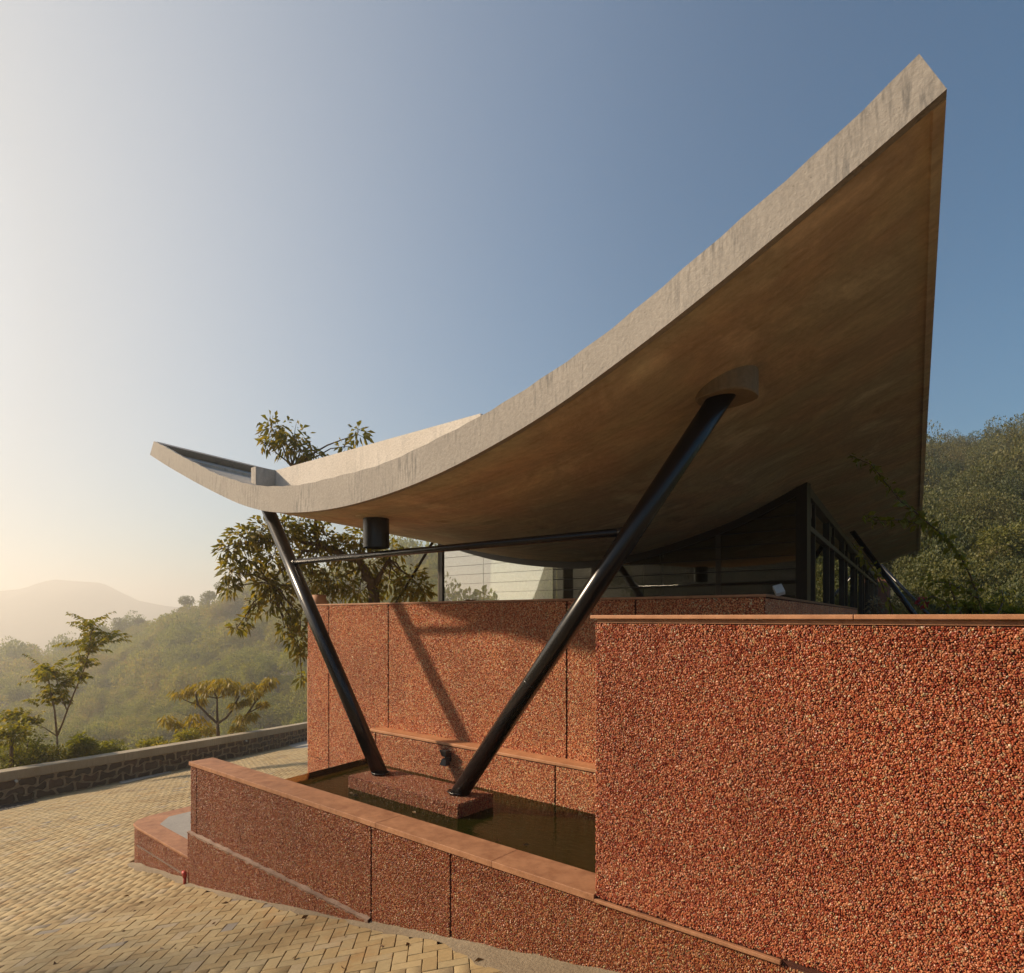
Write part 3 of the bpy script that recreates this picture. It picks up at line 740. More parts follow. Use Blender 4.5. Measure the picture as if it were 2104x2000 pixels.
# ================================================================ THE CURVED CONCRETE ROOF
lo = [(308,934),(342.6,956.6),(400,989.7),(449,1015),(492,1035.5),(539,1049.5),(566.5,1052.6),(609,1053),(652,1049.5),(700,1042),(764,1025),(828,1003.7),(892,977),(956,946),(1020,910),(1106.6,860),(1213,785),(1320,705),(1426,622.6),(1500,562),(1606.6,473),(1713,383),(1820,289),(1945.6,180)]
hi = [(316,906),(323.5,910),(385,944),(449,976),(502.6,994),(556,1001),(609,998),(673,985),(700,978),(764,961),(828,937.6),(892,905.7),(956,871.5),(1020,837),(1100,789),(1213,710),(1320,624),(1426,535),(1500,471),(1606.6,379),(1713,281),(1798.5,206.6),(1889,110.7)]
uf = -250; Df = 3.05
fd = np.array([(uf-1052)/1300, 1.]); fd /= np.linalg.norm(fd); fn = np.array([-fd[1], fd[0]]); fn = fn if fn@B2 > 0 else -fn
rr = np.array([829/1300, 1.0]); rl = np.linalg.norm(rr); rd = rr/rl; rs = -22/1300/rl      # ruling direction and its fall
qn = np.array([-rd[1], rd[0]])
def on_fascia(u, v):
    k = ray(u, v); Y = Df/(k[0]*fn[0]+k[1]*fn[1]); return k*Y
def prof(pts):
    out = []
    for p in pts:
        P = on_fascia(*p); out.append((P[:2]@qn, P[2], P[:2]@rd))
    out.sort(key=lambda t: t[0]); return np.array(out)
LOp, HIp = prof(lo), prof(hi)
def smooth_curve(P, n):
    d = np.concatenate([[0], np.cumsum(np.hypot(np.diff(P[:, 0]), np.diff(P[:, 1])))]); t = np.linspace(0, d[-1], n)
    q = np.interp(t, d, P[:, 0]); z = np.interp(t, d, P[:, 1])
    for _ in range(6):
        q[1:-1] = (q[:-2]+2*q[1:-1]+q[2:])/4; z[1:-1] = (z[:-2]+2*z[1:-1]+z[2:])/4
    return q, z
NQ = 90
lq, lz = smooth_curve(LOp, NQ); hq, hz = smooth_curve(HIp, NQ)
# t along the ruling at which a line of given q meets the fascia plane
def t_front(q): return (Df - q*(qn@fn))/(rd@fn)
# correction that the shell takes on between the front and the line of the glass
glass_px = [(979,1131),(1038,1141),(1124,1155),(1184,1155),(1275,1147),(1350,1131),(1531,1060),(1640,997)]
g0 = ray(1648, 1000)*7.75; DG = g0[:2]@B2
gq, gc, gt = [], [], []
for p in glass_px:
    k = ray(*p); Y = DG/(k[0]*B2[0]+k[1]*B2[1]); X = k*Y; q = X[:2]@qn; t = X[:2]@rd - t_front(q)
    gq.append(q); gc.append(X[2] - (np.interp(q, lq, lz)+rs*t)); gt.append(t)
o_ = np.argsort(gq); gq = np.array(gq)[o_]; gc = np.array(gc)[o_]; gt = np.array(gt)[o_]
print('roof q', lq[0], lq[-1], 'corr', gc.round(3), gt.round(2), 'q', gq.round(2))
gcs = np.convolve(np.pad(gc, 1, mode='edge'), [.25, .5, .25], 'valid')
def corr(q, t):
    w = np.clip(t/5.0, 0, 1); w = w*w*(3-2*w)
    edge = np.clip((q-lq[0])/1.2, 0, 1)         # the free right edge stays straight
    return np.interp(q, gq, gcs)*w*edge
def shell(q, t):   # t from the front; returns point on the soffit
    xy = q*qn + (t+t_front(q))*rd
    return np.array([xy[0], xy[1], np.interp(q, lq, lz) + rs*t + corr(q, t)])
def soffit_z(x, y):
    p = np.array([x, y]); q = p@qn; return np.interp(q, lq, lz) + rs*(p@rd-t_front(q)) + corr(q, p@rd-t_front(q))
def soffit_hit(u, v, lo_=2.5, hi_=40):
    k = ray(u, v); Ys = np.linspace(lo_, hi_, 4000)
    for Y in Ys:
        if k[2]*Y > soffit_z(k[0]*Y, Y) and lq[0] < (k[:2]*Y)@qn < lq[-1] and (k[:2]*Y)@rd > t_front((k[:2]*Y)@qn): return k*Y
    return None
# rear: the right-hand rear corner is where the edge ruling reaches v = 1130
tipP = on_fascia(1945.6, 180); tt = np.linspace(0, 40, 4000)
ed = np.array([tipP + np.array([rd[0]*t, rd[1]*t, rs*t]) for t in tt]); vv = 1268-1300*ed[:, 2]/ed[:, 1]
T_R = tt[np.argmax(vv > 1130)] if (vv > 1130).any() else 18
print('roof depth', T_R, 'tip', tipP, 'rear corner', ed[np.argmax(vv > 1130)])
rear_d = T_R + tipP[:2]@rd
def t_rear(q): return rear_d - .0*(q-lq[0]) - t_front(q)
roof = empty('curved_roof', tuple(shell(3.2, 3)), 'sweeping curved concrete roof rising to a sharp point at the right', 'roof')
NT = 26; RW_ = .05
def strip_mesh(name, rows, m, closed=False, smooth=True):
    n = len(rows[0]); V = [tuple(p) for r in rows for p in r]; F = []
    for i in range(len(rows)-1):
        for j in range(n-1): F.append((i*n+j, i*n+j+1, (i+1)*n+j+1, (i+1)*n+j))
    me = bpy.data.meshes.new(name); me.from_pydata(V, [], F)
    if smooth: me.polygons.foreach_set('use_smooth', [True]*len(F))
    return link(name, me, m, roof)
# soffit and deck as one slab with closed edges
TH_S = .13
def slab():
    mb = MB(); ti = np.concatenate([np.linspace(RW_*.5, 5, 12), np.linspace(5.8, 1, 1)[:0], np.linspace(6.2, 1, 1)[:0]])
    low = []; up = []
    for i in range(NQ):
        q = lq[i]; tr = t_rear(q); ts = np.concatenate([np.linspace(.045, 5, 14), np.linspace(5.5, tr, 14)])
        low.append([shell(q, t) for t in ts]); th_ = min(TH_S, .01+.75*min(q-lq[0], lq[-1]-q)); up.append([shell(q, t)+np.array((0, 0, th_)) for t in ts])
    n = len(low[0]); V = [tuple(p) for r in low for p in r]+[tuple(p) for r in up for p in r]; o2 = NQ*n; F = []
    for i in range(NQ-1):
        for j in range(n-1):
            F.append((i*n+j, i*n+j+1, (i+1)*n+j+1, (i+1)*n+j)); F.append((o2+i*n+j, o2+(i+1)*n+j, o2+(i+1)*n+j+1, o2+i*n+j+1))
    for i in range(NQ-1):
        for j in (0, n-1): F.append((i*n+j, (i+1)*n+j, o2+(i+1)*n+j, o2+i*n+j))
    for j in range(n-1):
        for i in (0, NQ-1): F.append((i*n+j, i*n+j+1, o2+i*n+j+1, o2+i*n+j))
    me = bpy.data.meshes.new('roof_slab'); me.from_pydata(V, [], F)
    me.polygons.foreach_set('use_smooth', [k < 2*(NQ-1)*(n-1) for k in range(len(F))])
    me.materials.append(M_soffit); me.materials.append(M_curb)
    mi = [0 if (k % 2 == 0) else 1 for k in range(2*(NQ-1)*(n-1))] + [0]*(len(F)-2*(NQ-1)*(n-1)); me.polygons.foreach_set('material_index', mi)
    return link('roof_slab', me, None, roof)
slab()
def beam(name, edge, m):
    """edge strip: front (along q at t=0), left, right (along t at q end), with bottom at the soffit and top at the rim profile"""
    V = []; F = []
    if edge == 'front':
        jag = np.zeros(NQ)
        for i in range(NQ):
            for (q, z, t) in ((lq[i], lz[i]-.006, 0), (hq[i], hz[i], 0), (hq[i], hz[i], RW_), (lq[i], lz[i]-.006, RW_)):
                xy = q*qn + (t+t_front(q))*rd; V.append((xy[0], xy[1], z + rs*t + ((0.004*math.sin(i*2.1)+.003*math.sin(i*5.7)) if z > lz[i]+.05 else 0)))
        for i in range(NQ-1):
            for j in range(4): F.append((i*4+j, i*4+(j+1) % 4, (i+1)*4+(j+1) % 4, (i+1)*4+j))
        F += [(0, 1, 2, 3), tuple((NQ-1)*4+j for j in range(4))]
    mb = MB(); mb.v = V; mb.f = F
    return mb.build(name, m, roof)
beam('fascia', 'front', M_fascia)
def side_beam(name, iB, m, w=.045):
    q0, z0, q1, z1 = lq[iB], lz[iB], hq[iB], hz[iB]; s = 1 if iB == 0 else -1
    inner_lo = q0+s*w; V = []; F = []
    ts = np.linspace(RW_+.001, t_rear(q0), 30)
    dirv = np.array([q1-q0, z1-z0]); 
    for t in ts:
        prof_ = [(q0, z0-.012), (q1, z1), (q1+s*.12, z1-.12*abs((hz[iB]-hz[iB+s*3])/(hq[iB]-hq[iB+s*3]))-.01), (inner_lo, np.interp(inner_lo, lq, lz)-.012)]
        for q, z in prof_:
            xy = q*qn + (t+t_front(q))*rd; V.append((xy[0], xy[1], z+rs*t))
    for i in range(len(ts)-1):
        for j in range(4): F.append((i*4+j, i*4+(j+1) % 4, (i+1)*4+(j+1) % 4, (i+1)*4+j))
    F += [(0, 1, 2, 3), tuple((len(ts)-1)*4+j for j in range(4))]
    mb = MB(); mb.v = V; mb.f = F; return mb.build(name, m, roof)
side_beam('right_rim', 0, M_soffit)
side_beam('left_rim', NQ-1, M_curb)
# tank wall standing on the deck, level top
jx = ray(566, 967); Yj = 5.2/(jx[0]*B2[0]+jx[1]*B2[1]); J = jx*Yj; SJ, _ = SP(J[0], J[1]); ZT = J[2]
def wall_on_deck(pts, z_top, thick_dir, name, m, sub=24):
    mb = MB(); pts = np.array(pts); n = sub
    for i in range(n+1):
        p = pts[0]+(pts[1]-pts[0])*i/n
        for k in (0, 1):
            x, y = p+np.array(thick_dir)*k; zb_ = soffit_z(x, y)+TH_S-.01
            mb.v += [(x, y, min(zb_, z_top-.001)), (x, y, z_top)]
    for i in range(n):
        a = i*4; b = a+4; mb.f += [(a, a+1, b+1, b), (a+2, b+2, b+3, a+3), (a+1, a+3, b+3, b+1)]
    mb.f += [(0, 2, 3, 1), (n*4, n*4+1, n*4+3, n*4+2)]
    return mb.build(name, m, roof)
wall_on_deck([np.array(W(SJ, 5.2, 0)[:2]), np.array(W(SJ-4.3, 5.2, 0)[:2])], ZT, B2*.15, 'tank_wall', M_top)
wall_on_deck([np.array(W(SJ+.002, 4.88, 0)[:2]), np.array(W(SJ+.002, 5.34, 0)[:2])], ZT+.004, A2*.14, 'tank_return', M_curb, 4)
# inner curb of the left wing, parallel to the rim
cA = ray(409, 950); 
def curb():
    kq = hq[-1]-.75; mb = MB(); n = 20
    zt = None
    k = ray(409, 950)
    # where that sight line crosses the vertical plane of the curb
    Y = kq/(k[0]*qn[0]+k[1]*qn[1]); P = k*Y; t0 = P[:2]@rd - t_front(kq); z0 = P[2]
    print('curb t0', t0, 'z', z0, 'deck', soffit_z(P[0], P[1]))
    for i in range(n+1):
        t = .16+ 2.6*i/n
        for dq in (0, .12):
            xy = (kq+dq)*qn+(t+t_front(kq))*rd; zb_ = soffit_z(*xy)+TH_S-.01
            mb.v += [(xy[0], xy[1], zb_), (xy[0], xy[1], max(zb_+.02, z0+rs*(t-t0)))]
    for i in range(n):
        a = i*4; b = a+4; mb.f += [(a, a+1, b+1, b), (a+2, b+2, b+3, a+3), (a+1, a+3, b+3, b+1)]
    mb.f += [(0, 2, 3, 1), (n*4, n*4+1, n*4+3, n*4+2)]
    mb.build('inner_curb', M_curb, roof)
curb()

# ================================================================ SLANTING STEEL COLUMNS
def spt(u, v, P): k = ray(u, v); return k*(P/(k[0]*B2[0]+k[1]*B2[1]))
LB = np.array(W(5.11, 4.09, -1.62)); LT = spt(553, 1053, 4.09); RB = np.array(W(4.034, 4.09, -1.62)); RT = spt(1481, 817, 4.09)
for Y_ in np.linspace(3.6, 5.6, 400):
    k = ray(1481, 817)*Y_
    if (k[:2]@rd) > t_front(k[:2]@qn) and soffit_z(k[0], k[1])-k[2] < .085: RT = k; break
print('RT', RT, SP(RT[0], RT[1]))
def column(base, top, r, label, ext=.15, bead=True, weld=None):
    e = empty('steel_column', tuple(base), label, 'column', 'slanting black steel columns')
    d = (top-base)/np.linalg.norm(top-base)
    m = MB(); m.tube([base, base+(top-base)*.5, top+d*ext], r, 40); m.build('pipe', M_black, e, smooth=True)
    if bead:
        pts = [(0, 0, 0)]
        m = MB(); c = np.array([base[0], base[1], -1.598]) + d*.02/abs(d[2]) ; n = 28
        ex = r/abs(d[2])
        hd = d.copy(); hd[2] = 0; hd /= np.linalg.norm(hd); sd = np.array([-hd[1], hd[0], 0])
        ring = [c + hd*math.cos(2*math.pi*k/n)*(ex+.004) + sd*math.sin(2*math.pi*k/n)*(r+.004) for k in range(n+1)]
        m.tube(ring, [.008*(1+.4*math.sin(k*2.7)) for k in range(n+1)], 6, cap=False); m.build('base_weld', M_black, e, smooth=True)
    if weld:
        p = base+(top-base)*weld; m = MB(); m.tube([p-d*.008, p, p+d*.008], [r*.995, r*1.012, r*.995], 40); m.build('joint_weld', M_black, e, smooth=True)
    return e
column(LB, LT, .0775, 'black steel column leaning left from the plinth to the low end of the roof', weld=.62)
column(RB, RT, .080, 'black steel column leaning right from the plinth to the underside of the rising roof', ext=.10, weld=.34)
# collar cast on the soffit round the head of the right column
m = MB(); cc = RT + np.array((.05, .03, 0)); n = 36; rad = .20*RT[1]/4.2; zb_ = RT[2]-.005
low = []; up = []
for k in range(n):
    a = 2*math.pi*k/n; x, y = cc[0]+rad*math.cos(a), cc[1]+rad*math.sin(a); low.append((x, y, min(zb_+.012*math.sin(a*3), soffit_z(x, y)-.012))); up.append((x, y, soffit_z(x, y)+.05))
m.prism(low, up); co_ = m.build('column_collar', m_concrete('collar_concrete', (.22, .18, .12), (.30, .25, .17), .4, .6), roof, bevel=.012)
# tie between them
za = .645
def at_z(b, t, z): return b+(t-b)*((z-b[2])/(t[2]-b[2]))
e = empty('tie_bar', tuple(at_z(LB, LT, za)), 'level black steel tie bar joining the two slanting columns', 'tie bar')
m = MB(); m.tube([at_z(LB, LT, za), at_z(RB, RT, za)], .033, 24); m.build('bar', M_black, e, smooth=True)
for b_, t_ in ((LB, LT), (RB, RT)):
    p = at_z(b_, t_, za); q = at_z(RB, RT, za) if b_ is LB else at_z(LB, LT, za); d = (q-p)/np.linalg.norm(q-p)
    m = MB(); m.tube([p+d*.075, p+d*.115], [.041, .035], 20); m.build('end_weld', M_black, e, smooth=True)
# rain spout drum
dp = soffit_hit(773, 1064)
print('drum', dp)
if dp is None: dp = spt(773, 1064, 4.2)
e = empty('rain_spout', (dp[0], dp[1], dp[2]), 'short fat black drum hanging under the lowest part of the roof', 'rain spout')
rD = 26.5/1300*dp[1]; zt_ = soffit_z(dp[0], dp[1])
m = MB(); m.tube([(dp[0], dp[1], zt_-.30*dp[1]/6.3*1.0), (dp[0], dp[1], zt_+.03)], rD, 40, cap=False)
m.tube([(dp[0], dp[1], zt_-.30*dp[1]/6.3), (dp[0], dp[1], zt_+.02)], rD*.95, 40, cap=False); m.build('drum', M_black, e, smooth=True)
m = MB(); m.tube([(dp[0], dp[1], zt_-.012), (dp[0], dp[1], zt_+.04)], [rD*1.45, rD*1.8], 36); m.build('collar', M_soffit, e, bevel=.01)

# ================================================================ GLAZED PAVILION UNDER THE ROOF
pav = empty('glass_pavilion', (g0[0]-2, g0[1]+2, -.02), 'dark glazed pavilion with black posts under the curved roof', 'pavilion')
GC = g0[:2]; DL = A2                     # left plane runs along A2 from the corner
k = ray(911, 1200); Yp = DG/(k[0]*B2[0]+k[1]*B2[1]); LP = (k*Yp)[:2]; GL = float(np.linalg.norm(LP-GC)); print('glass len', GL, GC, LP)
def pane(name, p0, p1, z0, off, thick, m, ztop=None, parent=pav, nseg=1, nrm=None):
    """glass or panel between two plan points, top following the soffit"""
    p0, p1 = np.array(p0), np.array(p1); d = (p1-p0)/np.linalg.norm(p1-p0); n = np.array([d[1], -d[0]]) if nrm is None else nrm
    mb = MB(); 
    for i in range(nseg+1):
        p = p0+(p1-p0)*i/nseg
        for kk in (0, 1):
            x, y = p+n*(off-thick*kk); zt = (soffit_z(x, y)-.004) if ztop is None else ztop; mb.v += [(x, y, z0), (x, y, max(zt, z0+.001))]
    for i in range(nseg):
        a = i*4; b = a+4; mb.f += [(a, a+1, b+1, b), (a+2, b+2, b+3, a+3), (a+1, a+3, b+3, b+1), (a, b, b+2, a+2)]
    mb.f += [(0, 2, 3, 1), (nseg*4, nseg*4+1, nseg*4+3, nseg*4+2)]
    return mb.build(name, m, parent)
nL = -B2
cuts = [0.06, GL*.30, GL*.60, GL*.84, GL]
for a, b in zip(cuts, cuts[1:]):
    pane('glass_pane', GC+DL*(a+.004), GC+DL*(b-.004), -.02, 0, .012, M_glass_dark if b < GL*.61 else M_glass, nseg=8, nrm=nL)
for a in cuts[1:-1]: pane('glass_fin', GC+DL*(a-.006), GC+DL*(a+.006), -.02, -.016, .06, M_framel, nrm=nL)
pane('post', GC+DL*-.07, GC+DL*.06, -.02, .05, .16, M_frame, nrm=nL)
pane('post', LP+DL*.002, LP+DL*.07, -.02, .03, .08, M_frame, nrm=nL)
pane('post', LP+DL*.09, LP+DL*.13, -.02, .02, .06, M_framel, nrm=nL)
for r_ in range(10):
    z0 = .10+.165*r_
    for a, b in zip(cuts, cuts[1:]):
        seg = 10; ok = [t for t in np.linspace(a+.012, b-.012, seg+1) if soffit_z(*(GC+DL*t)) > z0+.06]
        if len(ok) < 2: continue
        mb = MB(); p, q = GC+DL*ok[0], GC+DL*ok[-1]; c = (p+q)/2; h2 = (q-p)/2
        mb.box((c[0]+nL[0]*.006, c[1]+nL[1]*.006, z0+.004*rng.normal()*.3), (h2[0], h2[1], 0), (nL[0]*.005, nL[1]*.005, 0), (0, 0, .0065 if b < GL*.61 else .002)); mb.build('glazing_bar', M_frame if b < GL*.61 else M_framel, pav)
for t in (1.05, 3.0): pane('glazing_strip', GC+DL*(t-.035), GC+DL*(t+.035), -.02, .004, .003, M_framel, nrm=nL)
# head rail following the soffit
mb = MB(); n = 30
for i in range(n+1):
    p = GC+DL*(GL*i/n)
    for o_, dz in ((.03, -.10), (.03, .02), (-.05, .02), (-.05, -.10)):
        x, y = p+nL*o_; mb.v.append((x, y, soffit_z(x, y)+dz))
for i in range(n):
    for j in range(4): mb.f.append((i*4+j, i*4+(j+1) % 4, (i+1)*4+(j+1) % 4, (i+1)*4+j))
mb.build('head_rail', M_frame, pav)
# board lining behind the glass nearest the corner
mxS = GL*.60
for bay, (a, b) in enumerate(((.12, 1.05), (1.15, 2.2), (2.3, mxS))):
    for r_ in range(11):
        z0 = -.02+.165*r_
        zs = [soffit_z(*(GC+DL*t-B2*-.12)) for t in (a, b)]
        if z0+.1 > max(zs): continue
        zt = z0+.150
        mb = MB(); seg = 6
        for i in range(seg+1):
            t = a+(b-a)*i/seg; p = GC+DL*t+B2*.12; sz = soffit_z(*p)-.01
            z1 = min(zt, sz)
            for dd in (0, .02):
                x, y = p+B2*dd; mb.v += [(x, y, min(z0, sz)), (x, y, max(z1, min(z0, sz)+.0005))]
        for i in range(seg):
            a_ = i*4; b_ = a_+4; mb.f += [(a_, a_+1, b_+1, b_), (a_+2, b_+2, b_+3, a_+3), (a_+1, a_+3, b_+3, b_+1), (a_, b_, b_+2, a_+2)]
        mb.build('cladding_board', M_board, pav)
for t in (1.10, 2.25, 0.09): pane('batten', GC+DL*(t-.04), GC+DL*(t+.04), -.02, -.10, .03, M_board, nrm=nL)
pane('lining_back', GC+DL*.1, GC+DL*mxS, -.02, -.15, .05, M_dark, nseg=10, nrm=nL)
# right-hand glazing
DRt = rd; nR = np.array([rd[1], -rd[0]]); RL = 17.2
ps = [.10]; t = .85
posts = [.85, 2.5, 3.2, 4.95, 5.65, 7.4, 8.1, 9.8, 10.5, 12.2, 12.9, 14.6, 15.3, 17.0]
edges = [.09]+posts
for a, b in zip(edges, edges[1:]):
    pane('glass_pane', GC+DRt*(a+.03), GC+DRt*(b-.03), -.02, 0, .012, M_glass, ztop=1.08, nrm=nR)
    if b-a > 1: pane('glass_pane', GC+DRt*(a+.03), GC+DRt*(b-.03), 1.17, 0, .012, M_glass, nseg=4, nrm=nR)
    else:
        pane('vent_window', GC+DRt*(a+.13), GC+DRt*(b-.13), 1.30, .02, .02, M_frame, ztop=1.60, nrm=nR)
        pane('vent_panel', GC+DRt*(a+.03), GC+DRt*(b-.03), 1.17, .0, .02, M_framel, nseg=4, nrm=nR)
for a in posts: pane('post', GC+DRt*(a-.035), GC+DRt*(a+.035), -.02, .045, .10, M_frame, nrm=nR)
pane('transom', GC+DRt*.07, GC+DRt*RL, 1.09, .05, .10, M_framel, ztop=1.16, nrm=nR)
mb = MB(); n = 30
for i in range(n+1):
    p = GC+DRt*(RL*i/n)
    for o_, dz in ((.06, -.12), (.06, .02), (-.04, .02), (-.04, -.12)):
        x, y = p+nR*o_; mb.v.append((x, y, soffit_z(x, y)+dz))
for i in range(n):
    for j in range(4): mb.f.append((i*4+j, i*4+(j+1) % 4, (i+1)*4+(j+1) % 4, (i+1)*4+j))
mb.build('head_rail', M_framel, pav)
for a, b in ((.9, 2.45), (3.25, 4.9), (5.7, 7.35)):
    p0 = GC+DRt*a-nR*.14; p1 = GC+DRt*b-nR*.14
    mb = MB(); mb.tube([(p0[0], p0[1], 0), (p1[0], p1[1], 1.05)], .02, 8); mb.build('brace', M_frame, pav)
# floor, far walls
mb = MB(); q = [GC, GC+DL*(GL+.1), GC+DL*(GL+.1)+B2*9, GC+DRt*RL-nR*.1]
mb.prism([(p[0], p[1], -.10) for p in q], [(p[0], p[1], -.015) for p in q]); mb.build('pavilion_floor', M_dark, pav)
pil = GC+DRt*(RL+1.0)
mb = MB(); x, y = pil; hh = .36
mb.box((x+.1, y, .1), (rd[0]*.9, rd[1]*.9, 0), (nR[0]*.30, nR[1]*.30, 0), (0, 0, soffit_z(x, y)/2+.6)); tag(mb.build('brown_pillar', M_pillar), 'plain brown plastered pillar closing the far end of the glazed side', 'pillar')
pane('post', GC+DRt*(RL-.2), GC+DRt*(RL+.08), -.02, .06, .3, M_frame, nrm=nR)

# outer pair of columns at the right, and one far behind at the left
for (u0, v0, u1, v1, lb, rad) in ((1751, 1092, 1878, 1262, 'thin dark strut under the right edge of the roof, nearer of the two', .045), (1814, 1166, 1906, 1262, 'thin dark strut under the right edge of the roof, farther of the two', .05)):
    h_ = soffit_hit(u0, v0, 6)
    if h_ is None: print('no hit', u0); continue
    Yb = h_[1]-.6; b_ = ray(u1, v1)*Yb; d = b_-h_; b2 = h_+d*(1+1.6/abs(d[2]))
    print('outer col', h_, b2)
    e = empty('roof_strut', tuple(b2), lb, 'strut', 'slanting struts at the right'); m = MB(); m.tube([b2, h_-d/np.linalg.norm(d)*.1], rad, 14); m.build('pipe', M_black, e, smooth=True)
t0 = ray(893, 1108)*13.5; b0 = ray(760, 1330)*13.5
e = empty('roof_strut', tuple(b0), 'thin dark strut behind the tree at the left of the glazing', 'strut'); m = MB(); m.tube([b0, t0], .03, 10); m.build('pipe', M_black, e, smooth=True)

# fittings
p = np.array(W(0, 0, 0))
lamp = spt(923, 1555, 4.70)
e = empty('wall_lamp', tuple(lamp), 'small black up-and-down lamp fixed under the sandstone ledge', 'lamp')
Sl, _ = SP(lamp[0], lamp[1])
m = MB(); m.spbox(Sl-.032, Sl+.032, 4.665, 4.70, lamp[2]-.045, lamp[2]+.045); m.build('back_plate', M_iron, e, bevel=.003)
for zs, ze in ((.078, .012), (-.078, -.012)):
    m = MB(); w0, w1 = .048, .030
    m.prism([W(Sl-w0, 4.60, lamp[2]+zs), W(Sl+w0, 4.60, lamp[2]+zs), W(Sl+w0, 4.664, lamp[2]+zs), W(Sl-w0, 4.664, lamp[2]+zs)],
            [W(Sl-w1, 4.622, lamp[2]+ze), W(Sl+w1, 4.622, lamp[2]+ze), W(Sl+w1, 4.664, lamp[2]+ze), W(Sl-w1, 4.664, lamp[2]+ze)]); m.build('shade', M_iron, e, bevel=.002)
fl = np.array(RW(1.05, -.08, .172)); e = empty('floodlight', tuple(fl), 'small pale floodlight sitting on the dark return coping beside the black corner post', 'floodlight')
m = MB(); m.box(fl+np.array((0, 0, .07)), (.045, .01, .012), (.006, .012, -.014), (-.010, .018, .036)); m.build('lamp_head', M_white, e, bevel=.004)
m = MB(); m.tube([fl, fl+np.array((0, .01, .05))], .008, 6); m.build('bracket', M_iron, e)
pt = ray(656, 1243)*11.0; e = empty('clay_pot', tuple(pt), 'round brown clay pot just showing over the left end of the pool wall', 'pot')
m = MB(); zz = pt[2]-.9; m.tube([(pt[0], pt[1], zz), (pt[0], pt[1], zz+.6), (pt[0], pt[1], zz+.9), (pt[0], pt[1], zz+1.0), (pt[0], pt[1], zz+1.07)], [.13, .17, .16, .11, .12], 24); m.build('pot_body', M_terra, e, smooth=True)
m = MB(); m.tube([(pt[0], pt[1], zz-1.5), (pt[0], pt[1], zz)], [.2, .2], 16); m.build('stand', M_terra, e)
# small lamp added behind the glass in place of a mirrored lamp post
lp = GC + DL*1.9 + B2*.06; zl = (1268-1140)/1300*(lp[1])
e = empty('funnel_lamp', (lp[0], lp[1], -.02), 'slim pale lamp with a funnel-shaped head showing in the dark glass', 'lamp')
m = MB(); m.tube([(lp[0], lp[1], -.015), (lp[0], lp[1], zl-.08)], .008, 8); m.build('stem', M_framel, e)
m = MB(); m.tube([(lp[0], lp[1], zl-.12), (lp[0], lp[1], zl)], [.012, .035], 14); m.build('lamp_head', M_white, e)

# ================================================================ PLANTS
def leaf_mesh(C, D, Lw, Ww, up=None, fold=.25, droop=.2):
    """diamond leaves folded on the midrib: C centres(root), D unit directions"""
    n = len(C); r = rng.normal(size=(n, 3)); r[:, 2] += 0
    side = np.cross(D, r); side /= np.linalg.norm(side, axis=1)[:, None]+1e-9
    nrm = np.cross(side, D)
    tip = C + D*Lw[:, None] + np.array((0, 0, -1))*(droop*Lw)[:, None]
    mid = C + D*(Lw*.45)[:, None]
    l = mid + side*(Ww*.5)[:, None] + nrm*(Ww*fold)[:, None]; rt = mid - side*(Ww*.5)[:, None] + nrm*(Ww*fold)[:, None]
    V = np.stack([C, l, tip, rt], 1).reshape(-1, 3); b = np.arange(n)*4
    F = np.concatenate([np.stack([b, b+1, b+2], 1), np.stack([b, b+2, b+3], 1)]); return V, F
def clump_pts(c, rad, n, shell_=.35):
    d = rng.normal(size=(n, 3)); d /= np.linalg.norm(d, axis=1)[:, None]; r = rng.uniform(shell_, 1, n)**.5
    return np.array(c)+d*r[:, None]*np.array(rad), d
def branch(mb, a, b, r0, r1, sag=.1, n=6, jit=.05):
    a, b = np.array(a), np.array(b); L = np.linalg.norm(b-a); pts = []; rad = []
    for i in range(n+1):
        t = i/n; p = a+(b-a)*t + np.array((0, 0, 1))*sag*L*math.sin(math.pi*t) + rng.normal(size=3)*jit*L*.3*(0 < i < n)
        pts.append(p); rad.append(r0+(r1-r0)*t)
    mb.tube(pts, rad, 6); return pts

